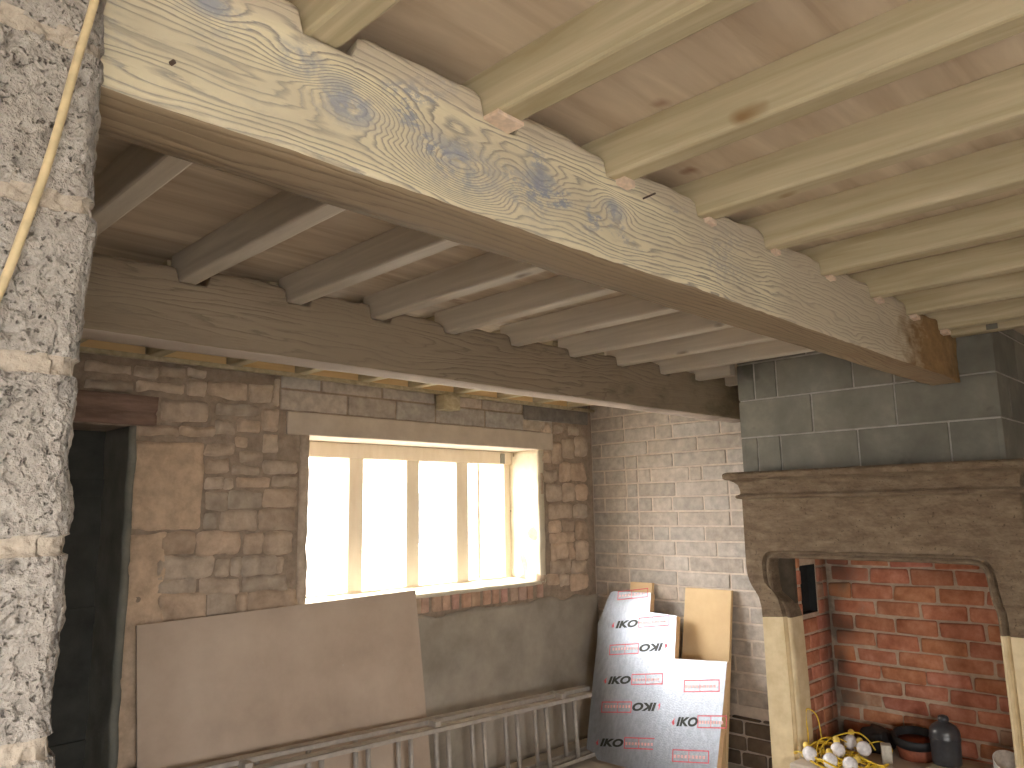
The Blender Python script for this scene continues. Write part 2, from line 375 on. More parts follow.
m_hole_dark = mat('hole_dark', [(.3, (.012, .012, .012)), (.7, (.03, .03, .03))], rough=1, bump=.3)  # near-black colour paints the darkness inside the air hole and flue
m_oldstone = mat('old_fire_stone', [(.28, (.115, .078, .05)), (.5, (.18, .13, .085)), (.72, (.27, .205, .14))], scale=(1, .5, 1.6), nscale=16, detail=10, rough=.93, bump=1, bscale=55, bdist=.012, rrough=.7,
                 fine=(70, .63, (.10, .07, .045)))
m_dirty = mat('sooty_stone', [(.3, (.05, .038, .028)), (.7, (.11, .085, .06))], nscale=14, rough=1, bump=.4)
m_newstone = mat('yellow_limestone', [(.3, (.60, .48, .29)), (.7, (.74, .62, .41))], nscale=14, detail=5, rough=.9, bump=.3, bscale=70, bdist=.003)
m_joist = knot_wood('new_joist_timber', (.37, .31, .19), (.60, .53, .38), (22, 1.6, 26), knots=.5, knotc=(.24, .15, .07), kscale=2.6, kvec=(2, 1, 2))
m_joist_old = knot_wood('grey_joist_timber', (.52, .46, .385), (.70, .635, .54), (22, 1.6, 26), knots=.5, knotc=(.16, .11, .07), kscale=2.6, kvec=(2, 1, 2))
m_ply = knot_wood('pine_board', (.42, .325, .235), (.70, .60, .475), (1.3, 12, 9), knots=.6, knotc=(.22, .10, .06), kscale=3.6, rnd_off=False, kvec=(.8, 1, 1))
m_beam = grain_beam('cleaned_old_beam', (.86, .79, .60), (.43, .38, .295), (.26, .25, .23), (.27, .29, .35), (.36, .22, .10), stain_x=(3.1, 3.9), blotch=(.9, 1.9), wash=.30, freq=75, amp=4.2, stretch=.55, tan=((.50, .43, .34), 1.5, 2.5), knots=((.958, 2.425, .075, 11.0), (.70, 2.46, .055, -7.0), (.60, 2.50, .035, 4.0), (1.20, 2.47, .04, 5.0), (1.46, 2.47, .035, -5.0), (1.12, 2.40, .03, -3.0), (.45, 2.53, .03, 3.0)))
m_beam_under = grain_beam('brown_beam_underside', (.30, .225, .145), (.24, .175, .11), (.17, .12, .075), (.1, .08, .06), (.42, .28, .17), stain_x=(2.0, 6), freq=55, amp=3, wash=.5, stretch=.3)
m_beam2 = grain_beam('brown_old_beam', (.29, .23, .165), (.25, .195, .14), (.185, .145, .105), (.12, .10, .08), (.26, .20, .13), stain_x=(3.0, 5), freq=30, amp=4, wash=.9, stretch=.4)
m_beam2_under = grain_beam('pale_beam_underside', (.50, .42, .355), (.43, .36, .30), (.36, .30, .25), (.3, .25, .2), (.5, .42, .36), freq=50, amp=2, wash=.8, stretch=.3)
m_doorlintel = mat('reddish_old_oak', [(.3, (.16, .10, .075)), (.7, (.30, .20, .155))], scale=(2, 8, 14), nscale=2, detail=6, rough=.9, bump=.5, bscale=40)
m_frame = mat('primed_frame', [(.3, (.80, .70, .55)), (.7, (.88, .79, .65))], scale=(8, 8, 2), nscale=2, rough=.7, bump=.1)
m_board = mat('dusty_board', [(.3, (.42, .335, .265)), (.5, (.50, .405, .325)), (.7, (.57, .475, .385))], nscale=2.4, detail=6, rough=.9, bump=.05, fine=(34, .70, (.50, .44, .36)))
m_floor = mat('dusty_concrete_floor', [(.3, (.50, .45, .39)), (.7, (.68, .625, .55))], nscale=2.5, detail=8, rough=.95, bump=.4, bscale=30)
m_plainwall = mat('bare_block_wall', [(.3, (.36, .33, .29)), (.7, (.50, .46, .41))], nscale=4, detail=6, rough=.95, bump=.4, bscale=50)
m_alu = mat('dull_aluminium', [(.3, (.42, .38, .345)), (.7, (.56, .52, .47))], nscale=20, rough=.55, bump=.05, metal=.35)
m_pale_pack = plain('pale_packer', (.78, .62, .50), .7)

# ------------------------------------------------------------------ structure
def structure(o): o['kind'] = 'structure'; return o

# floor, ceiling
mb = MB(); mb.gridbox(-4.7, 5.4, -2.7, 4.65, -.15, 0, 40, 40, 1); structure(mb.build('floor', m_floor))
mb = MB(); mb.box(-4.7, 5.4, -2.7, 4.12, ZC, ZC + .03); structure(mb.build('ceiling', m_ply))
mb = MB(); mb.box(-4.9, 5.6, -2.9, 4.8, ZC + .04, ZC + .3); structure(mb.build('ceiling_deck', m_plainwall))

# pier of aerated blocks close to the camera
mb = MB()
joints = [1.49, 1.716, 1.932, 2.138, 2.357, 2.58]
def pier(p, i, j, k):
    q = p.copy()
    zj = min(abs(q.z - z) for z in joints)
    injoint = zj < .0115 + .004 * nz((q.x, 0, q.z), 30)
    e = nz(q, 9, 3) * .007 + nz(q, 35, 1) * .004 + nz(q, 110, 5) * .0028
    edge = max(0, (q.x - .272) / .024)
    if j == 0:
        q.y += -e * .8 + (.006 if injoint else 0) + max(0, -nz(q, 70, 8) - .22) * .022
        q.y += .014 * edge ** 2
    if q.x > .26:
        q.x += e * .9 + nz((0, 0, q.z), 12, 4) * .006 - (.012 * (1 - min(1, (q.y - 1.04) / .03)) * edge if q.y < 1.07 else 0)
        if injoint: q.x -= .006
    return q
def matp(n): return 0
zs0, zs1 = 1.25, ZC
mb.gridbox(.10, .296, 1.04, 1.255, zs0, zs1, 72, 30, 520, pier)
# joint faces get the mortar material
for fi, f in enumerate(mb.f):
    z = sum(mb.v[i][2] for i in f) / len(f); x = sum(mb.v[i][0] for i in f) / len(f)
    if min(abs(z - q) for q in joints) < .0115 + .004 * nz((x, 0, z), 30): mb.m[fi] = 1
mb.box(-4.5, .10, 1.045, 1.255, 0, ZC); mb.box(.10, .29, 1.045, 1.255, 0, 1.25)
structure(mb.build('wall_pier', [m_block, m_mortar_n]))

# generic coursed face: rects in (u, w), mapped to the world by fn(u, w, d)  (d = out of the wall)
def course_face(mb, rects, to, d=.006, bev=.004, mat_=0, cols=None, jit=.0015, seg=1):
    for (u0, w0, u1, w1) in rects:
        c = cols() if cols else (1, 1, 1)
        sd = rnd.random() * 50
        dd = d + rnd.uniform(-jit, jit)
        def f(v, sd=sd):
            u = v.x + nz((v.x, v.z, sd), 14, sd) * jit * 1.2; w = v.z + nz((v.z, v.x, sd), 14, sd) * jit * 1.2
            return to(u, w, v.y)
        mb.box(u0, u1, -.02, dd, w0, w1, mat_, c, bev, seg, f, smooth=seg > 1)

def greyc():
    v = rnd.uniform(.78, 1.16); t = rnd.uniform(-.05, .06)
    return (v * (1 + t), v, v * (1 - t))

# right hand wall: coursed grey bricks
mb = MB()
mb.box(XW, XW + .3, -2.5, YW + .02, 0, ZC)
rows = {0: (3.767, 3.467, 3.311, 2.9), 1: (4.007, 3.548, 3.1), 2: (3.772, 3.648, 3.316, 2.864), 3: (3.983, 3.767, 3.65, 3.526, 3.18, 3.072, 2.66), 4: (3.762, 3.655, 3.306, 2.861),
        5: (3.99, 3.772, 3.655, 3.523, 3.342, 3.07, 2.858), 6: (3.655, 3.296, 2.86, 2.60), 7: (3.765, 3.661, 3.528, 3.38, 3.074)}
rects = []
k = 0; top = 2.375
zt = ZC - .002
# rows above and below share the 0.11 module
z = top + .22
r_i = -2
while z > .1:
    js = rows.get(r_i)
    if js is None:
        js = []; y = YW - rnd.choice((.11, .22, .33))
        while y > 2.3:
            js.append(y); y -= rnd.choice((.44, .44, .22, .35, .11 if rnd.random() < .3 else .44))
    js = [YW + .01] + list(js) + [2.30]
    for a, b in zip(js[:-1], js[1:]):
        if a - b > .04: rects.append((b + .007, z - .11 + .0065, a - .007, min(z - .0065, zt)))
    z -= .11; r_i += 1
def rw(u, w, d): return Vector((XW - d, u, w))
def greyb():
    c = greyc()
    c = tuple(.5 + .5 * x for x in c)
    return c
course_face(mb, [r for r in rects if r[1] > .34], rw, .006, .004, 1, greyb, .002)
# rough stones at the foot of the wall, coloured dark for the sill's shadow
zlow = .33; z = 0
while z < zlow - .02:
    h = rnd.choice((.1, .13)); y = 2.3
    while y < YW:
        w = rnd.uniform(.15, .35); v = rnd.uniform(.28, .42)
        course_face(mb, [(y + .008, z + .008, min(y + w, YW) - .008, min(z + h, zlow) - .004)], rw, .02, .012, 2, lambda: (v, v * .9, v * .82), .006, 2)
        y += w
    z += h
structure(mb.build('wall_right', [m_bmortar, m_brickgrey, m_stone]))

# ------------------------------------------------------------------ window wall
WX0, WX1, WZ0, WZ1 = 2.39, 4.385, 1.20, 2.202
DX0, DX1, DZ1 = .45, 1.405, 2.195
mb = MB()
for (x0, x1, z0, z1) in ((-4.7, DX0, 0, ZC), (DX0, DX1, DZ1, ZC), (DX1, WX0, 0, ZC), (WX0, WX1, 0, WZ0), (WX0, WX1, 2.335, ZC), (WX1, XW + .3, 0, ZC)):
    mb.box(x0, x1, YW + .012, YW + .45, z0, z1)
def stone(mb, x0, z0, x1, z1, proud=.026, colr=None, matn=1, soft=.42):
    nx = max(4, int((x1 - x0) / .018)); nzz = max(4, int((z1 - z0) / .018))
    v = rnd.uniform(.80, 1.12); t = rnd.uniform(-.02, .09)
    c = colr or (v * (1 + t), v, v * (1 - t * .8))
    sd = rnd.random() * 90
    cx, cz, hx, hz = (x0 + x1) / 2, (z0 + z1) / 2, (x1 - x0) / 2, (z1 - z0) / 2
    pr = proud * rnd.uniform(.7, 1.2); vs = []
    rad = min(hx, hz) * soft
    for k in range(nzz + 1):
        for i in range(nx + 1):
            u = -1 + 2 * i / nx; w = -1 + 2 * k / nzz
            # rounded-rectangle outline
            px, pz = u * hx, w * hz
            ax, az = abs(px) - (hx - rad), abs(pz) - (hz - rad)
            if ax > 0 and az > 0:
                l = math.hypot(ax, az); m_ = max(ax, az)
                s_ = m_ / l if l > 0 else 1
                px = math.copysign(hx - rad + ax * s_, px); pz = math.copysign(hz - rad + az * s_, pz)
            ed = min(hx - abs(px), hz - abs(pz)) if not (ax > 0 and az > 0) else rad - math.hypot(abs(px) - (hx - rad), abs(pz) - (hz - rad))
            ed = max(0, ed) / .016
            h = pr * (1 - math.exp(-ed * 1.6))
            X, Z_ = cx + px, cz + pz
            rim = 1 if (i in (0, nx) or k in (0, nzz)) else 0
            X += nz((X, Z_, sd), 9, sd) * .016; Z_ += nz((Z_, X, sd), 9, sd) * .014
            h += (nz((X, Z_, sd), 13, sd) * .020 + nz((X, Z_, sd), 45, sd) * .008) * (0 if rim else 1)
            vs.append((X, YW + .014 - (h if not rim else -.02), Z_))
    fs = []
    for k in range(nzz):
        for i in range(nx):
            a = k * (nx + 1) + i
            fs.append((a, a + 1, a + nx + 2, a + nx + 1))
    mb.add(vs, fs, matn, c, True)
for (x0, z0, x1, z1) in STONES:
    if z1 - z0 < .02: continue
    g = .009
    big = (x1 - x0) > .17 and (z1 - z0) > .4
    if big: stone(mb, x0, z0, x1, z1, .02, (1.22, 1.12, 1.02), 1, .12)
    else: stone(mb, x0 - g, z0 - g, x1 + g, z1 + g)
# stones hidden behind the board and left of the door, for other views
def fill(xa, xb, za, zb, hs=(.09, .15)):
    z = za
    while z < zb - .03:
        h = min(rnd.uniform(*hs), zb - z); x = xa
        while x < xb - .02:
            w = min(rnd.uniform(.12, .34), xb - x)
            stone(mb, x + .004, z + .004, x + w - .004, z + h - .004); x += w
        z += h
fill(1.62, 2.2, .62, 1.05); fill(-.6, .44, .02, 2.62); fill(2.2, 2.38, 1.02, 1.17)
# blockwork over the lintel
def bw(u, w, d): return Vector((u, YW + .012 - d, w))
rr = []
for z0, z1, js in ((2.345, 2.462, (2.20, 2.66, 3.03, 3.365, 3.83, 4.28, 4.56)), (2.474, 2.575, (2.20, 2.47, 2.92, 3.36, 3.80, 4.22)), (2.587, 2.66, (2.2, 2.65, 3.1, 3.55, 4.0, 4.45))):
    rr += [(a + .006, z0, b - .006, z1) for a, b in zip(js[:-1], js[1:])]
course_face(mb, rr, bw, .006, .003, 3, lambda: [x * .92 for x in greyc()], .001)
course_face(mb, [(4.23, 2.43, 4.99, 2.60)], bw, .02, .006, 3, lambda: (.42, .42, .42), .003)
course_face(mb, [(4.22, 2.345, 4.55, 2.425)], bw, .008, .004, 3, lambda: (.95, .9, .82), .002)
for a in (4.40, 4.56, 4.74): stone(mb, a, 2.32 if a > 4.5 else 2.12, a + .15, 2.425, .012)
# brick band under the sill
x = 2.62
while x < 4.36:
    course_face(mb, [(x + .006, 1.09, x + .068 + rnd.uniform(-.004, .02), 1.190)], bw, .012, .008, 1, lambda: (rnd.uniform(.95, 1.1), rnd.uniform(.80, .9), rnd.uniform(.75, .85)), .003, 2)
    x += rnd.choice((.085, .09, .11))
# cement render over the lower wall
def rend(p, i, j, k):
    q = p.copy()
    if j == 0: q.y += nz(q, 3, 2) * .010 + nz(q, 14, 9) * .003
    if k == 34: q.z += nz(q, 5, 4) * .04 + nz(q, 22, 1) * .012 - max(0, q.x - 4.3) * .02
    return q
mb.gridbox(1.62, XW, YW - .006, YW + .03, 0, 1.075, 120, 1, 34, rend, 4)
# reveals
def rev(p, i, j, k):
    q = p.copy()
    if i == 1: q.x += 0
    q.x += nz(q, 6, 3) * .012
    return q
mb.gridbox(DX1 - .022, DX1 + .01, YW - .004, YW + .45, 0, DZ1, 1, 12, 40, rev, 5)
mb.gridbox(WX1 - .004, WX1 + .05, YW - .002, YW + .40, WZ0, WZ1, 2, 16, 30, lambda p, i, j, k: p + Vector(((nz(p, 8, 6) * .010) if i == 0 else 0, nz(p, 9, 2) * .008 if j == 0 else 0, 0)), 6)
mb.gridbox(WX0 - .05, WX0 + .004, YW - .002, YW + .40, WZ0, WZ1, 2, 16, 30, lambda p, i, j, k: p + Vector(((nz(p, 8, 6) * .012) if i == 2 else 0, nz(p, 9, 2) * .008 if j == 0 else 0, 0)), 1)
structure(mb.build('wall_back', [m_earth, m_stone, m_stone, m_brickgrey, m_render, m_reveal, m_plaster]))
# precast lintel
mb = MB(); mb.box(2.245, 4.55, YW - .006, YW + .45, WZ1, 2.338, 0, (1, 1, 1), .006)
structure(mb.build('trim_1', m_lintelc))
# timber lintel over the doorway
mb = MB()
mb.gridbox(.30, 1.50, YW - .035, YW + .3, DZ1 + .005, 2.352, 50, 4, 10,
           lambda p, i, j, k: p + Vector((nz(p, 5, 1) * .01 if i == 50 else 0, nz(p, 7, 2) * .008 + (.02 if (j == 0 and k == int(5 + 1.3 * nz((p.x, 0, 0), 4, 2))) else 0), nz(p, 4, 5) * .008)))
structure(mb.build('trim_2', m_doorlintel))
# dark sheet door in the doorway
mb = MB(); mb.box(DX0, DX1, YW + .36, YW + .41, 0, DZ1)
for z in (.55, 1.2, 1.85): mb.box(DX0 + .02, DX1 - .02, YW + .345, YW + .362, z, z + .09, bev=.003)
structure(mb.build('door_1', mat('dark_board_door', [(.3, (.05, .05, .045)), (.7, (.085, .085, .075))], nscale=8, rough=.9)))
# wall plate
mb = MB(); mb.box(-.5, XW - .01, YW - .045, YW - .008, 2.536, 2.56, bev=.003)
structure(mb.build('trim_3', m_joist))

# window: frame, mullions, sill
win = thing('window_1', 'timber mullioned window without shutters, blown out by daylight', 'window', (3.39, 4.40, 1.2)); win['kind'] = 'structure'
def at(o, p): return o
def wpart(name, x0, x1, y0, y1, z0, z1, m=m_frame, bev=.004):
    mb = MB(); mb.box(x0 - 3.39, x1 - 3.39, y0 - 4.40, y1 - 4.40, z0 - 1.2, z1 - 1.2, 0, (1, 1, 1), bev); o = mb.build(name, m, win); o['kind'] = 'structure'; return o
wpart('window_head', WX0, WX1, 4.395, 4.50, 2.100, 2.20)
wpart('window_jamb', WX0, 2.455, 4.40, 4.50, 1.235, 2.10)
wpart('window_jamb', 4.315, WX1 - .004, 4.415, 4.50, 1.235, 2.10)
for a, b in ((2.87, 2.984), (3.343, 3.456), (3.805, 3.923)): wpart('mullion', a, b, 4.40, 4.50, 1.235, 2.10)
wpart('glazing_bar', 4.07, 4.10, 4.46, 4.50, 1.235, 2.10)
wpart('window_sill', WX0, WX1, 4.395, 4.55, 1.195, 1.237)
mb = MB()
mb.gridbox(WX0 - 3.39, WX1 - 3.39, YW - .004 - 4.40, 4.396 - 4.40, -.012, .012, 60, 10, 1, lambda p, i, j, k: p + Vector((0, nz(p, 12, 3) * .012 if j == 0 else 0, nz(p, 10, 7) * .008 + (.012 if j > 5 else 0))))
o = mb.build('sill_bed', m_plaster, win); o['kind'] = 'structure'
# a corner patch of grey block at the right of the window head and small bracket
mb = MB(); mb.box(4.255 - 3.39, 4.30 - 3.39, 4.385 - 4.4, 4.40 - 4.4, .905, .985, bev=.003); o = mb.build('head_bracket', m_reveal, win); o['kind'] = 'structure'

# ------------------------------------------------------------------ unseen walls with openings that let the daylight in
mb = MB()
for (x0, x1, z0, z1) in ((-4.8, -1.7, 0, ZC), (-1.7, 0, 0, .5), (-1.7, 0, 1.95, ZC), (0, 5.4, 0, ZC)):
    mb.box(x0, x1, -2.8, -2.5, z0, z1)
structure(mb.build('wall_rear_unseen', m_plainwall))
mb = MB()
for (y0, y1, z0, z1) in ((-2.8, -2.2, 0, ZC), (-2.2, -.9, 0, .8), (-2.2, -.9, 1.9, ZC), (-.9, 4.6, 0, ZC)):
    mb.box(-4.8, -4.5, y0, y1, z0, z1)
structure(mb.build('wall_left', m_plainwall))

# ------------------------------------------------------------------ chimney breast
CX = 4.308
mb = MB()
Y0, Y1 = .96, 2.34
# mortar core
mb.box(CX + .006, XW, Y0 + .006, Y1 - .006, 1.84, ZC)
mb.box(CX + .006, XW, Y0 + .006, 1.02, 0, 1.84); mb.box(CX + .006, XW, 2.135, 2.216, 0, 1.80); mb.box(CX + .006, XW, 2.135, Y1 - .006, 1.80, 1.84)
mb.box(4.80, XW, 1.0, 2.15, 0, 1.84)
def cf(u, w, d): return Vector((CX + .006 - d, u, w))
def cs(u, w, d): return Vector((u, Y0 + .006 - d, w))
def cl(u, w, d): return Vector((u, Y1 - .006 + d, w))
def cc():
    v = rnd.uniform(.84, 1.16); return (v * .99, v * 1.02, v)
g = .005
cour = [(1.927, 2.152, (Y1, 2.236, 2.092, 1.647, 1.196, Y0)), (2.152, 2.377, (Y1, 1.889, 1.438, Y0)), (2.377, 2.602, (Y1, 2.232, 2.092, 1.646, 1.434, Y0)), (2.602, ZC, (Y1, 1.9, 1.45, Y0))]
for z0, z1, js in cour:
    course_face(mb, [(b + (g if b != Y0 else 0), z0 + g, a - (g if a != Y1 else 0), z1 - g) for a, b in zip(js[:-1], js[1:])], cf, .006, .0025, 1, cc, .0012)
z = 1.927 - .225 * 8; n_ = 0
while z < ZC:
    js = (CX, 4.52, 4.97, XW) if n_ % 2 else (CX, 4.75, XW)
    for a, b in zip(js[:-1], js[1:]):
        for F in ((cs, cl) if z > 1.8 else (cs,)): course_face(mb, [(a + (g if a != CX else 0), z + g, b - g, min(z + .225, ZC) - g)], F, .006, .0025, 1, cc, .001)
    z += .225; n_ += 1
structure(mb.build('wall_chimney', [m_cmortar, m_concrete]))

# brick firebox
mb = MB()
FX, FYL, FYR = 4.75, 2.07, 1.02
mb.box(FX + .008, 4.80, .99, 2.14, .2, 1.84); mb.box(4.36, 4.80, .99, FYR - .008, .2, 1.60)
# left cheek with an air hole
HX0, HX1, HZ0, HZ1 = 4.40, 4.61, 1.125, 1.40
for x0, x1, z0, z1 in ((4.345, HX0, .2, 1.84), (HX1, 4.80, .2, 1.84), (HX0, HX1, .2, HZ0), (HX0, HX1, HZ1, 1.84)):
    mb.box(x0, x1, FYL + .008, 2.14, z0, z1)
mb.box(HX0 - .01, HX1 + .01, 2.128, 2.14, HZ0 - .01, HZ1 + .01, 2)  # black backing, the hole's shade put into its colour
mb.box(4.30, 4.80, .99, 2.14, 1.80, 1.84, 2)
mb.box(4.306, 4.3445, 2.072, 2.21, 1.20, 1.79, 3)
for a in ((HX0, HX0 + .004, FYL + .012, 2.13, HZ0, HZ1), (HX1 - .004, HX1, FYL + .012, 2.13, HZ0, HZ1), (HX0, HX1, FYL + .012, 2.13, HZ0, HZ0 + .004), (HX0, HX1, FYL + .012, 2.13, HZ1 - .004, HZ1)): mb.box(*a, 2)
def fb(u, w, d): return Vector((FX + .008 - d, u, w))
def fl(u, w, d): return Vector((u, FYL + .008 - d, w))
def fr(u, w, d): return Vector((u, FYR - .008 + d, w))
def redc():
    v = rnd.uniform(.75, 1.2)
    if rnd.random() < .05: return (v * .8, v * 1.15, v * 1.3)
    v = .5 + .5 * v; return (v, v * rnd.uniform(.90, 1.06), v * rnd.uniform(.88, 1.06))
zz = [.335, .42, .505, .589, .673, .754, .838, .925, 1.016, 1.107, 1.196, 1.290, 1.383, 1.475, 1.567]
for n_, (z0, z1) in enumerate(zip(zz[:-1], zz[1:])):
    u = FYL - (.02 if n_ % 2 else .135)
    js = [FYL]; 
    while u > FYR: js.append(u); u -= .236 + rnd.uniform(-.012, .012)
    js.append(FYR)
    course_face(mb, [(b + .005, z0 + .0055, a - .005, z1 - .0055) for a, b in zip(js[:-1], js[1:]) if a - b > .03], fb, .011, .010, 1, redc, .009, 2)
    x = 4.35; js = [x]; x += .11 if n_ % 2 else .22
    while x < FX: js.append(x); x += .12 if rnd.random() < .5 else .22
    js.append(FX)
    for a, b in zip(js[:-1], js[1:]):
        if b - a < .03: continue
        if z1 > HZ0 and z0 < HZ1 - .01:
            for p, q in ((a, min(b, HX0)), (max(a, HX1), b)):
                if q - p > .03: course_face(mb, [(p + .005, z0 + .007, q - .005, z1 - .007)], fl, .010, .006, 1, redc, .003, 2)
        else: course_face(mb, [(a + .005, z0 + .007, b - .005, z1 - .007)], fl, .010, .006, 1, redc, .003, 2)
        course_face(mb, [(a + .005, z0 + .007, b - .005, z1 - .007)], fr, .010, .006, 1, redc, .003, 2)
structure(mb.build('wall_firebox', [m_rmortar, m_redbrick, m_hole_dark, m_dirty]))

# ------------------------------------------------------------------ carved stone fire surround
fs_ = thing('fireplace_surround', 'carved stone fire surround with moulded mantel and shouldered opening', 'fireplace', (4.25, 1.6, 0))
FO = Vector((4.25, 1.6, 0))
def fsb(mb, name, m):
    mb.v = [tuple(Vector(v) - FO) for v in mb.v]
    return mb.build(name, m, fs_)
inner = [(2.086, 0), (2.088, .75), (2.098, 1.135), (2.108, 1.185), (2.122, 1.232), (2.146, 1.268), (2.175, 1.295), (2.192, 1.315), (2.199, 1.345), (2.202, 1.39), (2.201, 1.43), (2.192, 1.462), (2.172, 1.484), (2.145, 1.494), (2.10, 1.498),
         (1.9, 1.499), (1.6, 1.4995), (1.336, 1.499), (1.141, 1.497), (1.10, 1.492), (1.075, 1.482), (1.056, 1.465), (1.043, 1.44), (1.034, 1.407), (1.03, 1.36), (1.026, 1.323), (1.018, 1.28), (1.008, 1.247), (1.004, 1.20), (1.003, 1.137), (1.000, .75), (.998, 0)]
outer = [(2.222, 0), (2.223, .75), (2.223, 1.124), (2.226, 1.18), (2.237, 1.233), (2.255, 1.262), (2.275, 1.290), (2.290, 1.32), (2.299, 1.35), (2.304, 1.39), (2.305, 1.43), (2.305, 1.50), (2.305, 1.60), (2.305, 1.80), (2.12, 1.80),
         (1.9, 1.80), (1.6, 1.80), (1.336, 1.80), (1.141, 1.80), (1.09, 1.80), (.895, 1.80), (.895, 1.65), (.895, 1.55), (.895, 1.45), (.895, 1.38), (.893, 1.33), (.893, 1.28), (.893, 1.247), (.892, 1.20), (.890, 1.137), (.889, .75), (.888, 0)]
def inward(i):
    a = inner[max(i - 1, 0)]; b = inner[min(i + 1, len(inner) - 1)]
    t = Vector((b[0] - a[0], b[1] - a[1])).normalized()
    return Vector((-abs(t.y) if i < 16 else abs(t.y), 0)) + Vector((0, -abs(t.x)))
prof = [(0, 4.200), (.002, 4.212), (.010, 4.222), (.018, 4.221), (.022, 4.209), (.031, 4.202), (.040, 4.206), (.045, 4.218), (.046, 4.345)]
def surround_piece(i0, i1, mtl, name, skip_mould=False):
    mb = MB(); vs = []; fs = []
    rows_ = []
    for i in range(i0, i1 + 1):
        o_, n_ = outer[i], inner[i]; w = inward(i); w = w.normalized() if w.length > 0 else w
        row = [(4.345, o_[0], o_[1]), (4.206, o_[0], o_[1])]
        for t in (.03, .2, .4, .6, .8): 
            y = o_[0] + (n_[0] - o_[0]) * t; z = o_[1] + (n_[1] - o_[1]) * t
            row.append((4.200 + nz((y, z, 0), 9, 3) * .005 + nz((y, z, 0), 40, 5) * .0015, y, z))
        for d, x in prof: row.append((x + nz((n_[0], n_[1], d), 16, 2) * .002, n_[0] + w.x * d, n_[1] + w.y * d))
        rows_.append(row)
    W_ = len(rows_[0])
    # refine between rows for a smooth curve
    for row in rows_: vs += row
    for r_ in range(len(rows_) - 1):
        for c_ in range(W_ - 1):
            a = r_ * W_ + c_; fs.append((a, a + 1, a + W_ + 1, a + W_))
        a = r_ * W_; fs.append((a + W_ - 1, a, a + W_, a + 2 * W_ - 1))
    fs.append(tuple(range(W_))); fs.append(tuple((len(rows_) - 1) * W_ + k for k in range(W_))[::-1])
    mb.add(vs, fs, 0, (1, 1, 1), False)
    return fsb(mb, name, mtl)
o = surround_piece(0, 2, m_newstone, 'jamb'); o['label'] = 'pale yellow limestone jamb'
o = surround_piece(len(inner) - 3, len(inner) - 1, m_newstone, 'jamb'); o['label'] = 'pale yellow limestone jamb'
surround_piece(2, len(inner) - 3, m_oldstone, 'lintel_stone')
mb = MB()
lv = [(1.786, .110), (1.790, .130), (1.798, .136), (1.808, .133), (1.813, .118), (1.820, .113), (1.845, .115), (1.868, .122), (1.885, .138), (1.896, .158), (1.900, .176), (1.906, .184), (1.928, .186), (1.937, .180), (1.942, .165)]
vs = []; fs = []; NY = 60
for z, p in lv:
    e = p - .112
    for i in range(NY + 1):
        y = .895 - e + (2.305 + e - (.895 - e)) * i / NY
        chip = max(0, nz((y, z, 0), 4, 8) - .25) * .05 if z > 1.895 else 0
        sag = nz((y, 0, 0), 2.0, 3) * .004
        vs.append((CX - p + nz((y, z, 0), 11, 1) * .004 + chip, y, z + sag))
    vs.append((CX + .01, 2.305 + e, z)); vs.append((CX + .01, .895 - e, z))
W_ = NY + 3
for k in range(len(lv) - 1):
    for i in range(W_):
        j = (i + 1) % W_
        fs.append((k * W_ + i, k * W_ + j, (k + 1) * W_ + j, (k + 1) * W_ + i))
fs.append(tuple(range(W_))[::-1]); fs.append(tuple((len(lv) - 1) * W_ + i for i in range(W_)))
mb.add(vs, fs)
fsb(mb, 'mantel_shelf', m_oldstone)

# hearth
mb = MB()
mb.box(4.08, 4.75, 1.03, 2.06, .30, .41, 0, (1, 1, 1), .008)
mb.box(4.10, 4.75, 1.03, 2.06, 0, .30, 0, (.8, .8, .8))
tag(mb.build('hearth_slab', m_lintelc), 'raised grey stone hearth between the yellow jambs of the fireplace', 'hearth')
# ------------------------------------------------------------------ old beams
JX = [-.98, -.58, -.19, .21, .612, 1.030, 1.444, 1.840, 2.233, 2.660, 3.100, 3.520, 3.947]
JW = .068
def beam_fn(y0, y1, zb, top, seed, rough=1.0, seats=JX, x_end=None, nzk=26):
    def topz(x, front):
        t = top + nz((x, front * 3, 0), 2.3, seed) * .022 + nz((x, 0, 0), 9, seed) * .010
        # rounded shoulders next to every notch
        for s in seats:
            if s - .012 < x < s + JW + .03: return ZJ - .004
            d = min(abs(x - (s - .012)), abs(x - (s + JW + .03)))
            if d < .035: t -= .010 * (1 - d / .035) ** 2
        return t
    def fn(p, i, j, k):
        q = p.copy(); fr = 1 if j == 0 else 0
        tz = topz(q.x, fr)
        h = (q.z - zb) / (top - zb); q.z = zb + h * (tz - zb)
        n_ = nz((q.x, q.y, q.z), 1.1, seed) * .010 + nz((q.x, q.y, q.z), 5, seed + 2) * .005 + nz((q.x * .6, q.y, q.z), 22, seed) * .0022
        if j == 0: q.y -= n_ * rough
        elif j == 4: q.y += n_ * rough
        if k == 0:
            q.z += nz((q.x, q.y, 0), 1.6, seed + 7) * .003 + nz((q.x, q.y * 3, 0), 8, seed) * .0015
            if j == 0: q.y += .004; q.z += .001 + abs(nz((q.x, 0, 0), 13, seed)) * .004
        if x_end and q.x > x_end - .35:   # worn end
            t = (q.x - (x_end - .35)) / .35
            if j == 0: q.y += t * t * .03 + abs(nz(q, 9, 4)) * .02 * t
            if k == 0: q.z += nz(q, 9, 5) * .012 * t
        return q
    return fn
mb = MB()
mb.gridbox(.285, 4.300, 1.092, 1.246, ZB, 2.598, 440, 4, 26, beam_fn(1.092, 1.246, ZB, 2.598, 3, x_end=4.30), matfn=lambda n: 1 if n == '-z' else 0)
bo = mb.build('main_beam', [m_beam, m_beam_under])
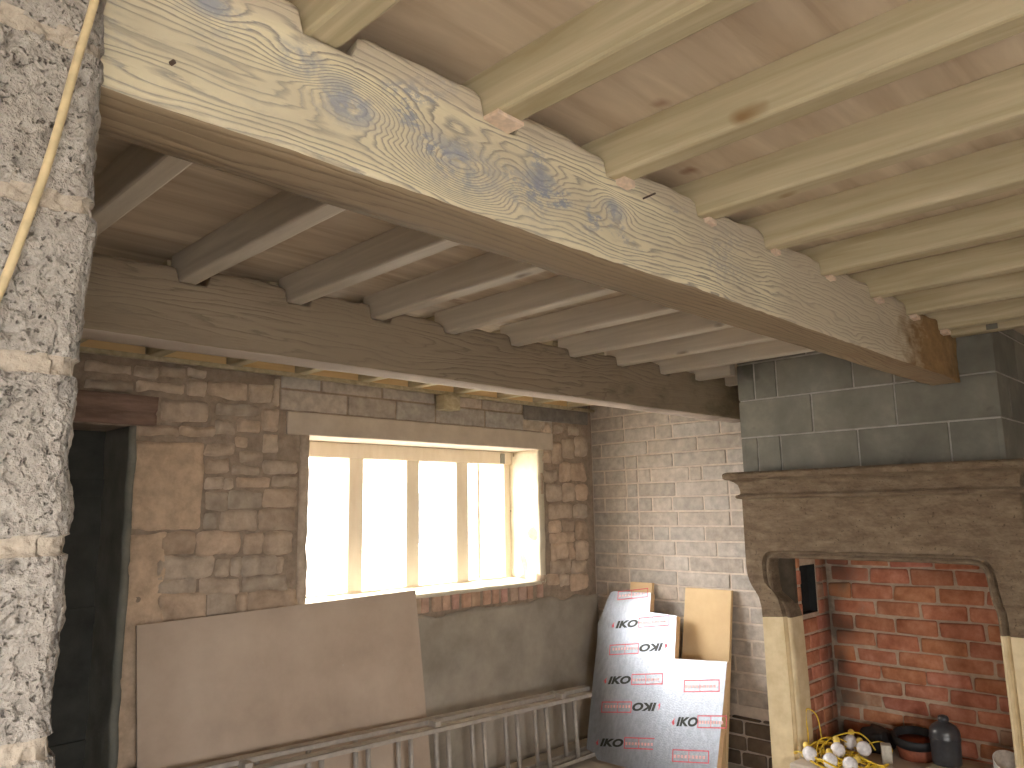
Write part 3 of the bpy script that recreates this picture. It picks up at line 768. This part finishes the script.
tag(bo, 'large old timber ceiling beam scraped pale with swirling grain, nearest the camera', 'beam')
mb = MB()
mb.gridbox(-4.5, XW - .002, 2.650, 2.800, ZB, 2.600, 760, 4, 18, beam_fn(2.65, 2.8, ZB, 2.600, 11, .8), matfn=lambda n: 1 if n == '-z' else 0)
tag(mb.build('cross_beam', [m_beam2, m_beam2_under]), 'dark brown old ceiling beam running in front of the window wall', 'beam')

# nail stub and chips on the main beam
bmN = MB(); tube(bmN, [(1.575, 1.088, 2.53), (1.60, 1.066, 2.545)], .0025, 6)
tube(bmN, [(.392, 1.09, 2.405), (.394, 1.083, 2.406)], .004, 6)
bmN.build('old_nail', plain('rusty_iron', (.10, .07, .055), .8, .3), bo)

# ------------------------------------------------------------------ joists
def joist_mesh(length, sd):
    """local: x 0..JW, y 0..length, z 0..height"""
    mb = MB(); h = ZC - ZJ - .001; n_ = 24
    w = JW; c = .008
    sec = [(c, 0), (w - c, 0), (w - .0025, .0025), (w, c), (w, h), (0, h), (0, c), (.0025, .0025)]
    vs = []; fs = []
    for i in range(n_ + 1):
        y = length * i / n_; bow = nz((0, y, sd), .9, sd) * .008
        for a, b in sec: vs.append((a + bow, y, b + (nz((0, y, sd), .8, sd + 3) * .003 if b < .02 else 0)))
    m_ = len(sec)
    for i in range(n_):
        for k in range(m_):
            j = (k + 1) % m_; fs.append((i * m_ + k, i * m_ + j, (i + 1) * m_ + j, (i + 1) * m_ + k))
    fs.append(tuple(range(m_))); fs.append(tuple(n_ * m_ + k for k in range(m_))[::-1])
    mb.add(vs, fs)
    return mb
ORD = ['first', 'second', 'third', 'fourth', 'fifth', 'sixth', 'seventh', 'eighth', 'ninth', 'tenth', 'eleventh', 'twelfth', 'thirteenth', 'fourteenth', 'fifteenth', 'sixteenth']
# bay nearest the camera, counted from the chimney
near = [4.165] + JX[::-1]
for i, x in enumerate(near):
    o = joist_mesh(3.68, i).build('ceiling_joist', m_joist, loc=(x, -2.48, ZJ))
    tag(o, f'pale new ceiling joist of the near bay, {ORD[i]} counted from the chimney breast', 'joist', 'pale new joists over the near bay')
    if i == 0:
        pb = MB(); pb.box(-.004, .004, 3.38, 3.428, .004, .074); pb.build('joist_patch', m_concrete, o)['label'] = 'blue-grey square patch'
        pb = MB(); pb.box(-.004, .004, 3.22, 3.272, .006, .078); pb.build('joist_patch', m_concrete, o)['label'] = 'blue-grey square patch'
mid = [4.33, 4.70][::-1] + JX[::-1]
for i, x in enumerate(mid):
    o = joist_mesh(1.50 if x < 4.2 else .35, i + 20).build('ceiling_joist', m_joist_old, loc=(x, 1.235 if x < 4.2 else 2.40, ZJ))
    tag(o, f'grey ceiling joist between the two old beams, {ORD[i]} counted from the right wall', 'joist', 'grey joists between the two beams')
bay3 = [.21, .612, 1.030, 1.430, 1.860, 2.275, 2.715, 3.105, 3.50, 3.92, 4.30, 4.70]
for i, x in enumerate(bay3[::-1]):
    o = joist_mesh(1.31, i + 40).build('ceiling_joist', m_joist, loc=(x, 2.785, ZJ))
    tag(o, f'short joist behind the dark beam above the window, {ORD[i]} from the right wall', 'joist', 'short joists above the window')
# blocking between the short joists
m_block_y = knot_wood('yellow_blocking', (.62, .44, .22), (.76, .58, .33), (1.6, 20, 26), knots=.4, knotc=(.24, .15, .07))
bs = sorted(bay3)
for i in range(len(bs) - 1):
    x0, x1 = bs[i] + JW + .012, bs[i + 1] - .012
    mb = MB(); mb.box(0, x1 - x0, 0, .02, 0, ZC - 2.5615, bev=.002)
    n_ = len(bs) - 2 - i
    tag(mb.build('blocking_board', m_block_y, loc=(x0, 4.058, 2.5605)), f'yellow blocking board between short joists above the window wall, {ORD[n_]} from the right wall', 'blocking', 'blocking boards above the window')
# timber stub under the wall plate
mb = MB(); mb.box(3.347, 3.497, 4.00, 4.09, 2.427, 2.527, bev=.003)
tag(mb.build('timber_block', m_joist), 'square timber block under the wall plate above the window', 'block')

# packers under the joist ends on the main beam
for i, (x, w, dy, t) in enumerate([(1.018, .078, .026, .010), (1.45, .045, .008, .018), (1.845, .040, .006, .016), (2.24, .038, .006, .014), (2.665, .04, .006, .012), (3.11, .05, .012, .016), (3.53, .05, .012, .016), (3.95, .05, .014, .020)]):
    mb = MB(); mb.box(-w / 2, w / 2, -.016 - dy, .03, -t, 0, bev=.002, fn=lambda v: v + Vector((0, 0, -.002 * math.sin(v.x * 60))))
    o = mb.build('timber_packer', m_pale_pack, loc=(x + .045, 1.092, ZJ + .001))
    tag(o, f'small pale packer on the scraped beam under the {ORD[len(near) - 1 - near[::-1].index(min(near, key=lambda q: abs(q - x)))]} joist from the chimney', 'packer', 'small packers under the joist ends')

# ------------------------------------------------------------------ cable hanging over the block pier
pts = catmull([(.285, 1.005, 2.62), (.268, 1.01, 2.43), (.250, 1.013, 2.31), (.231, 1.014, 2.185), (.211, 1.014, 2.087), (.190, 1.01, 2.00), (.15, 1.0, 1.88), (.06, .99, 1.70)], 8)
mb = MB(); tube(mb, pts, .0052, 12)
tag(mb.build('hanging_cable', plain('cream_sheath', (.66, .54, .33), .45)), 'cream cable hanging across the rough grey block pier', 'cable')

# ------------------------------------------------------------------ big board against the window wall
mb = MB(); bw_, bh = 1.70, 1.228
mb.gridbox(0, bw_, -.006, .006, 0, bh, 30, 1, 16, lambda p, i, j, k: p + Vector((0, nz(p, 1.2, 6) * .006, 0)), smooth=False)
ob = mb.build('sheet_board', m_board, loc=(1.47, 3.895, .004)); ob.rotation_euler = (-math.atan2(.155, 1.22), R(-.9), 0)
tag(ob, 'large dusty brown sheet board leaning under the window at the left', 'board')

# ------------------------------------------------------------------ ladder on its side
LO = Vector((3.0, 3.9, 0))
lad = thing('ladder', 'long dusty aluminium extension ladder lying on its side against the wall', 'ladder', LO)
def rail(name, a, b, w=.028, h=.062):
    a = Vector(a) - LO; b = Vector(b) - LO; t = (b - a); l = t.length
    mb = MB()
    # C-shaped channel, open towards the rungs
    for (y0, y1, z0, z1) in ((-w / 2, w / 2, h / 2 - .004, h / 2), (-w / 2, w / 2, -h / 2, -h / 2 + .004), (-w / 2, -w / 2 + .004, -h / 2, h / 2)):
        mb.box(0, l, y0, y1, z0, z1, bev=.0012)
    M3 = Matrix.Identity(3)
    q = t.to_track_quat('X', 'Z').to_matrix()
    mb.v = [tuple(q @ Vector(v) + a) for v in mb.v]
    return mb.build(name, m_alu, lad)
def ladder_section(xa, xb, yt, zt, yb, zb, xs, sl):
    T = lambda x: Vector((x, yt, zt + sl * (x - 3.0)))
    B = lambda x: Vector((x, yb, .034))
    # rails lie flat: their web faces up
    for f in (T, B):
        a, b = f(xa) - LO, f(xb) - LO
        mb = MB(); l = (b - a).length
        for (y0, y1, z0, z1) in ((-.031, .031, -.002, .002), (-.031, -.027, -.024, .002), (.027, .031, -.024, .002)):
            mb.box(0, l, y0, y1, z0 if f is T else -z1, z1 if f is T else -z0, bev=.001)
        q = (b - a).to_track_quat('X', 'Z').to_matrix()
        mb.v = [tuple(q @ Vector(v) + a) for v in mb.v]
        mb.build('rail', m_alu, lad)
    for x in xs:
        mb = MB(); tube(mb, [T(x) - LO + Vector((0, 0, -.003)), B(x) - LO + Vector((0, 0, .003))], .0145, 10)
        mb.build('rung', m_alu, lad)
xr = [1.45, 1.74, 2.02, 2.31, 2.60, 2.89, 3.17, 3.46, 3.75, 4.03, 4.32]
ladder_section(1.30, 4.49, 3.755, .490, 3.725, .050, xr, -.030)
ladder_section(1.25, 4.56, 3.835, .522, 3.805, .055, [x - .03 for x in xr], -.036)
for x in (1.9, 3.08, 4.2):
    mb = MB(); mb.box(x - 3.0 - .02, x - 3.0 + .02, -.165, -.045, .492 - (x - 3) * .03, .525 - (x - 3) * .03, bev=.002)
    mb.build('guide_bracket', m_alu, lad)

# ------------------------------------------------------------------ insulation boards against the right wall
K = .41; KL = math.hypot(1, K)
def on_foam(y, t, d=0):   # y along the wall, t up the slope, d out of the face (towards the room)
    s, c = K / KL, 1 / KL
    return Vector((4.495 + t * s - d * c, y, t * c + d * s))
def foil_mat(name, base):
    m = mat(name, [(.35, tuple(x * .82 for x in base)), (.65, base)], scale=(1, 1, .35), nscale=40, rough=.42, bump=.6, bscale=90, bdist=.003, metal=.8)
    return m
m_foil = foil_mat('crinkled_foil', (.42, .46, .53))
m_core = mat('tan_foam_core', [(.3, (.64, .42, .23)), (.7, (.76, .53, .31))], nscale=30, rough=.9, bump=.2)
m_tan = mat('tan_foam_face', [(.3, (.70, .50, .28)), (.7, (.80, .61, .36))], nscale=5, rough=.75, bump=.1, bscale=60)
m_ink = plain('black_print', (.03, .035, .03), .5)
m_pink = plain('red_print', (.75, .13, .16), .5)
m_pinkf = plain('pale_red_print', (.80, .45, .42), .5)
def sheet(outline, d0, d1, mb, mat_=0, f=on_foam):
    n_ = len(outline)
    vs = [f(y, t, d1) for y, t in outline] + [f(y, t, d0) for y, t in outline]
    mb.add(vs, [tuple(range(n_))] + [tuple(range(n_, 2 * n_))[::-1]] + [(i, (i + 1) % n_, n_ + (i + 1) % n_, n_ + i) for i in range(n_)], mat_)
def foam_board(loc_y, label, outline, d0, th, prints, crumble=None):
    t_ = thing('insulation_board', label, 'insulation board', on_foam(loc_y, 0.0) * 1.0, 'foil faced insulation boards')
    O = t_.location.copy()
    def b(mb, name, m):
        mb.v = [tuple(Vector(v) - O) for v in mb.v]; return mb.build(name, m, t_)
    mb = MB(); sheet(outline, d0, d0 + th, mb); b(mb, 'foam_core', m_core)
    mb = MB(); sheet(outline, d0 + th, d0 + th + .0015, mb); b(mb, 'foil_face', m_foil)
    D = d0 + th + .0022
    for (y0, t0, wid, hei, ang, flip, kind) in prints:
        # local frame on the board: e1 runs to the viewer's right (falling y), e2 up
        ca, sa = math.cos(ang), math.sin(ang)
        sgn = -1 if flip else 1
        def P(a, c):
            a2, c2 = a * sgn, c * sgn
            return on_foam(y0 - (a2 * ca - c2 * sa), t0 + (a2 * sa + c2 * ca), D) - O
        if 'L' in kind:
            cu = bpy.data.curves.new('lettering', 'FONT'); cu.body = 'IKO'; cu.size = hei * 1.38; cu.shear = .25; cu.offset = hei * .07; cu.space_character = 1.02
            to = bpy.data.objects.new('tmp_text', cu); C.objects.link(to)
            me = bpy.data.meshes.new_from_object(to.evaluated_get(bpy.context.evaluated_depsgraph_get()))
            bpy.data.objects.remove(to)
            mw = max(v.co.x for v in me.vertices); sc = (wid * .40) / mw
            for v in me.vertices: v.co = P(v.co.x * sc + .035, v.co.y)
            me.materials.append(m_ink)
            link(bpy.data.objects.new('lettering', me), t_)['label'] = 'black printed letters'
            # red flame mark in front of the word
            mb = MB(); mb.add([P(.012, .0), P(.024, .012), P(.018, hei * .55), P(.026, hei * .95), P(.004, hei * .5), P(.0, .02)], [(0, 1, 2, 3, 4, 5)])
            mb.build('printed_mark', m_pink, t_)['label'] = 'small red printed mark'
        if 'B' in kind:
            a0 = wid * (.48 if 'L' in kind else 0); a1 = wid * (1 if 'L' in kind else .55); lw = .007
            mb = MB()
            for (p, q, r, s) in ((a0, a1, -.012, -.012 + lw), (a0, a1, hei + .006, hei + .006 + lw), (a0, a0 + lw, -.012, hei + .01), (a1 - lw, a1, -.012, hei + .01), ((a0 * .55 + a1 * .45), (a0 * .55 + a1 * .45) + lw * .7, -.012, hei + .01)):
                mb.add([P(p, r), P(q, r), P(q, s), P(p, s)], [(0, 1, 2, 3)])
            mb.build('printed_box', m_pink, t_)['label'] = 'red printed outline box'
            mb = MB()
            n_ = 9
            for i in range(n_):
                p = a0 + .012 + (a1 - a0 - .03) * i / n_; q = p + (a1 - a0) / n_ * .55
                mb.add([P(p, hei * .25), P(q, hei * .25), P(q, hei * .62), P(p, hei * .62)], [(0, 1, 2, 3)])
            mb.build('small_print', m_pinkf, t_)['label'] = 'pale red small print'
    return t_
out1 = [(3.66, 0), (3.70, .035), (3.775, .05), (3.835, .48), (3.873, .78), (3.905, .93), (3.885, .985), (3.873, 1.04), (3.862, 1.11), (3.842, 1.168), (3.815, 1.182), (3.47, 1.190), (3.452, 1.048), (3.219, 1.042), (3.178, .74), (3.10, .0)]
A = R(9)
foam_board(3.5, 'tall foil insulation board with stepped notched top leaning on the right wall', out1, 0, .05,
    [(3.765, .90, .50, .050, A, False, 'LB'), (3.255, .845, .50, .050, A * 1.0, True, 'LB'), (3.735, .50, .50, .050, A, False, 'LB'),
     (3.225, .445, .50, .050, A, True, 'LB'), (3.70, .085, .50, .048, A, False, 'LB'), (3.765, 1.125, .50, .045, A, False, 'B')])
out2 = [(3.19, .0), (3.2, .3), (3.19, .735), (2.75, .767), (2.735, .5), (2.715, 0)]
foam_board(2.95, 'lower foil insulation board in front, nearest the fireplace', out2, .051, .05,
    [(3.085, .315, .40, .052, A, False, 'LB'), (3.035, .545, .48, .052, A, False, 'B'), (3.04, .115, .48, .05, A, False, 'B')])
# plain tan boards behind
def tanboard(name, label, ys, top, xb, xt, th):
    mb = MB(); h = top; k = (xt - xb)
    c = lambda z: xb + k * z / h
    vs = []
    for (z) in (0, h):
        for (y) in ys: vs += [(c(z) - th / 2, y, z), (c(z) + th / 2, y, z)]
    mb.add(vs, [(0, 1, 3, 2), (4, 6, 7, 5), (0, 4, 5, 1), (2, 3, 7, 6), (0, 2, 6, 4), (1, 5, 7, 3)])
    tag(mb.build(name, m_tan), label, 'board', 'tan boards behind the foil boards')
tanboard('tan_board', 'tall tan offcut standing between the foil boards and the grey brick wall', (2.865, 3.235), 1.163, 4.80, 5.012, .03)
tanboard('tan_board', 'narrow tan offcut peeping over the tall foil board near the corner', (3.53, 3.73), 1.178, 4.86, 5.015, .03)

# ------------------------------------------------------------------ things on the hearth
HT = .41
# festoon lights
sl = thing('string_lights', 'tangle of yellow festoon cable with white bulbs on the hearth', 'string lights', (4.25, 1.85, HT))
SO = Vector((4.25, 1.85, HT))
m_yel = plain('yellow_cable', (.80, .56, .05), .4); m_bulb = plain('white_bulb', (.86, .84, .86), .25); m_hold = plain('yellow_holder', (.85, .62, .14), .45)
r2 = random.Random(5)
loops = []
mb = MB()
for q in range(14):
    cx, cy = r2.uniform(4.17, 4.36), r2.uniform(1.72, 1.97); rx, ry = r2.uniform(.05, .11), r2.uniform(.06, .13); ph = r2.uniform(0, 6.28); zz0 = HT + .010 + q * .0028
    tl = r2.uniform(-.35, .35)
    pts = []
    for i in range(15):
        a = ph + i / 14 * 6.5
        pts.append((cx + rx * math.cos(a), cy + ry * math.sin(a), max(HT + .006, zz0 + tl * rx * math.cos(a) + .012 * math.sin(3 * a))))
    tube(mb, [Vector(p) - SO for p in catmull(pts, 4)], .0050, 6)
for pts in ([(4.18, 1.93, HT + .03), (4.22, 1.94, HT + .07), (4.29, 1.90, HT + .115), (4.37, 1.82, HT + .135), (4.42, 1.78, HT + .10), (4.42, 1.74, HT + .05)],
            [(4.20, 1.96, HT + .02), (4.26, 1.97, HT + .09), (4.33, 1.91, HT + .10), (4.38, 1.84, HT + .06), (4.36, 1.80, HT + .03)],
            [(4.24, 2.02, HT + .02), (4.27, 2.035, HT + .12), (4.28, 2.045, HT + .21), (4.29, 2.03, HT + .235), (4.30, 1.99, HT + .20), (4.29, 1.97, HT + .10), (4.27, 1.95, HT + .03)],
            [(4.38, 1.82, HT + .05), (4.46, 1.74, HT + .085), (4.48, 1.68, HT + .06), (4.40, 1.66, HT + .03)]):
    tube(mb, [Vector(p) - SO for p in catmull(pts, 6)], .0038, 6)
mb.build('cable', m_yel, sl)
for (x, y, z, ax) in ((4.125, 1.965, .055, (.5, .5, .5)), (4.12, 1.855, .045, (.6, .3, .5)), (4.21, 1.850, .078, (.4, .25, .8)), (4.40, 1.86, .075, (.5, .1, .7)), (4.33, 1.765, .075, (.5, .5, .4)), (4.14, 1.76, .040, (.7, -.3, .3))):
    d = Vector(ax).normalized(); q = d.to_track_quat('Z', 'Y').to_matrix(); c0 = Vector((x, y, HT + z)) - SO
    F = lambda p: q @ p + c0
    mb = MB(); lathe(mb, [(.001, -.042), (.016, -.038), (.030, -.026), (.037, -.005), (.034, .013), (.022, .027), (.014, .034)], 18, fn=F)
    o = mb.build('bulb', m_bulb, sl)
    mb = MB(); lathe(mb, [(.015, .030), (.017, .034), (.017, .055), (.012, .062), (.006, .066)], 12, fn=F); mb.build('bulb_holder', m_hold, sl)
# small plank, dark flask, pot, bowl
mb = MB(); mb.box(4.38, 4.58, 1.27, 1.48, HT, HT + .028, bev=.003)
tag(mb.build('wood_offcut', m_joist), 'flat wooden offcut lying on the hearth under the dark flask', 'offcut')
m_dark = plain('dark_glazed', (.045, .045, .05), .28, 0, .5)
fl_ = thing('flask', 'dark grey bulbous flask with small knob lid on the hearth', 'flask', (4.50, 1.418, HT + .0285))
mb = MB(); lathe(mb, [(.03, 0), (.064, .002), (.068, .012), (.069, .06), (.070, .115), (.073, .120), (.074, .128), (.071, .135), (.072, .150), (.069, .168), (.058, .185), (.040, .198), (.026, .204), (.022, .207)], 32); mb.build('body', m_dark, fl_)
mb = MB(); lathe(mb, [(.022, .206), (.026, .210), (.027, .222), (.022, .232), (.010, .237)], 20); mb.build('lid', m_dark, fl_)
mb = MB(); tube(mb, [Vector((-.072 * math.cos(a), .072 * math.sin(a), .128 + .0)) for a in [R(x) for x in range(-50, 51, 10)]], .004, 6); mb.build('collar_ring', m_dark, fl_)
po = thing('plant_pot', 'brown pot with thick black rim behind the string lights', 'pot', (4.60, 1.60, HT))
mb = MB(); lathe(mb, [(.07, 0), (.082, .004), (.100, .085)], 28); o = mb.build('body', plain('terracotta', (.28, .085, .045), .7), po)
mb = MB(); lathe(mb, [(.098, .078), (.110, .080), (.115, .120), (.108, .126), (.098, .122), (.092, .05), (.01, .045)], 28); mb.build('rim', plain('black_rubber', (.02, .02, .022), .6), po)
po.rotation_euler = (R(4), R(-8), 0)
bo2 = thing('bowl', 'white plastic bowl tipped on its side by the right jamb', 'bowl', (4.50, 1.145, HT + .066), rot=(R(20), R(-24), 0))
mb = MB(); lathe(mb, [(.035, -.05), (.045, -.05), (.062, -.015), (.072, .035), (.075, .038), (.071, .040), (.058, -.010), (.04, -.043), (.003, -.045)], 28); mb.build('shell', plain('white_plastic', (.80, .79, .74), .4), bo2)
mb = MB(); mb.box(-.03, .03, -.025, .025, 0, .09, bev=.003)
o = mb.build('carton', plain('pale_card', (.62, .58, .50), .7), loc=(4.42, 1.685, HT + .001)); o.rotation_euler = (0, 0, R(25)); tag(o, 'small pale carton standing behind the yellow cable', 'carton')
mb = MB()
mb.gridbox(-.09, .09, -.06, .06, 0, .10, 10, 8, 4, lambda p, i, j, k: p + Vector((nz(p, 14, 2) * .02, nz(p, 15, 4) * .02, (nz(p, 13, 6) * .03 if k else 0))))
o = mb.build('dark_bag', plain('black_sheet', (.025, .022, .022), .6), loc=(4.62, 1.80, HT + .001)); tag(o, 'crumpled black bag at the back of the hearth', 'bag')
mb = MB(); mb.box(-.13, .13, -.02, .02, 0, .03, bev=.003)
o = mb.build('wood_scrap', m_joist_old, loc=(4.20, 1.50, HT + .001)); o.rotation_euler = (0, 0, R(65)); tag(o, 'short grey wood scrap lying flat at the front edge of the hearth', 'offcut')

# ------------------------------------------------------------------ outside, seen through the window
m_gout = mat('pale_paving', [(.3, (.50, .49, .46)), (.7, (.66, .64, .60))], nscale=1.5, rough=.95, bump=.1)
mb = MB(); mb.box(-30, 40, -30, -3.0, -.3, -.05); mb.box(-30, 40, 4.8, 45, -.3, .05); mb.box(-30, -5.0, -3.0, 4.8, -.3, -.05); mb.box(5.6, 40, -3.0, 4.8, -.3, -.05)
structure(mb.build('ground', m_gout))
ho = thing('house', 'pale rendered house across the yard seen through the window', 'house', (10, 13, 0))
mb = MB()
wins = [(-4.2, -2.8), (-.8, .6), (2.4, 3.6)]
mb.box(-9, 9, 0, 5, .05, 5.2); mb.build('facade', mat('cream_render', [(.3, (.52, .50, .46)), (.7, (.62, .60, .56))], nscale=2, rough=.95), ho)
for a, b in wins:
    for z in (1.0, 3.4):
        mb = MB(); mb.box(a, b, -.04, .01, z, z + 1.2, 0, bev=.01); mb.box(a + .08, b - .08, -.05, -.03, z + .08, z + 1.12, 1); mb.box((a + b) / 2 - .03, (a + b) / 2 + .03, -.06, -.03, z, z + 1.2)
        mb.build('window', [plain('white_upvc', (.8, .8, .8), .4), plain('blue_glass', (.035, .05, .07), .3)], ho)
mb = MB(); mb.add([(-9.3, -.4, 5.1), (9.3, -.4, 5.1), (9.3, 2.5, 6.9), (-9.3, 2.5, 6.9), (-9.3, -.4, 5.2), (9.3, -.4, 5.2), (9.3, 2.5, 7.0), (-9.3, 2.5, 7.0), (9.3, 5.4, 5.1), (-9.3, 5.4, 5.1), (9.3, 5.4, 5.2), (-9.3, 5.4, 5.2)],
    [(0, 1, 2, 3), (4, 5, 6, 7), (0, 1, 5, 4), (3, 2, 8, 9), (7, 6, 10, 11), (8, 9, 11, 10), (1, 2, 6, 5), (2, 8, 10, 6), (0, 3, 7, 4), (3, 9, 11, 7)]); mb.build('roof', plain('slate', (.2, .2, .22), .7), ho)
mb = MB(); mb.box(3, 20, 9.0, 9.25, .05, 1.25, bev=.02)
tag(mb.build('garden_wall', m_plainwall), 'low pale garden wall outside beyond the window', 'wall')

# ------------------------------------------------------------------ light: white sky through the openings, a low veiled sun
w = bpy.data.worlds.new('sky'); bpy.context.scene.world = w; w.use_nodes = True
bg = w.node_tree.nodes['Background']; bg.inputs[0].default_value = (1.0, .975, .94, 1); bg.inputs[1].default_value = SKY
def portal(loc, rot, sx, sy):
    l = bpy.data.lights.new('daylight_opening', 'AREA'); l.shape = 'RECTANGLE'; l.size = sx; l.size_y = sy; l.cycles.is_portal = True
    o = bpy.data.objects.new('daylight_opening', l); o.location = loc; o.rotation_euler = rot; link(o)
portal((3.39, 4.56, 1.67), (R(-90), 0, 0), 1.95, .92)
portal((-4.82, -1.55, 1.35), (R(90), 0, R(-90)), 1.3, 1.1)
portal((-.85, -2.82, 1.225), (R(90), 0, 0), 1.7, 1.45)
def sun(d, e, ang, col):
    l = bpy.data.lights.new('sun', 'SUN'); l.energy = e; l.angle = R(ang); l.color = col
    o = bpy.data.objects.new('sun', l); o.rotation_euler = Vector(d).to_track_quat('-Z', 'Y').to_euler(); link(o)
if SUN: sun((1.4, -1.0, -.92), SUN, 4, (1, .93, .82))

# ------------------------------------------------------------------ camera
cam = bpy.data.cameras.new('camera'); co = bpy.data.objects.new('camera', cam); link(co)
cam.sensor_width = 36; cam.lens = 774 / 1024 * 36; cam.clip_start = .02
yaw, pitch, roll = R(45.0384), R(9.1831), R(-.92537)
f = Vector((math.sin(yaw) * math.cos(pitch), math.cos(yaw) * math.cos(pitch), math.sin(pitch)))
rt = Vector((math.cos(yaw), -math.sin(yaw), 0)); up = rt.cross(f)
r_ = rt * math.cos(roll) + up * math.sin(roll); u_ = -rt * math.sin(roll) + up * math.cos(roll)
m = Matrix((r_, u_, -f)).transposed().to_4x4(); m.translation = (0, 0, 1.75)
co.matrix_world = m
sc = bpy.context.scene; sc.camera = co
sc.view_settings.view_transform = 'Standard'; sc.view_settings.look = 'None'; sc.view_settings.gamma = 1; sc.view_settings.exposure = EXPO
try: sc.view_settings.use_curve_mapping = False
except Exception: pass
cy = sc.cycles
cy.use_denoising = True; cy.max_bounces = 8; cy.diffuse_bounces = 6; cy.glossy_bounces = 3; cy.sample_clamp_indirect = 6
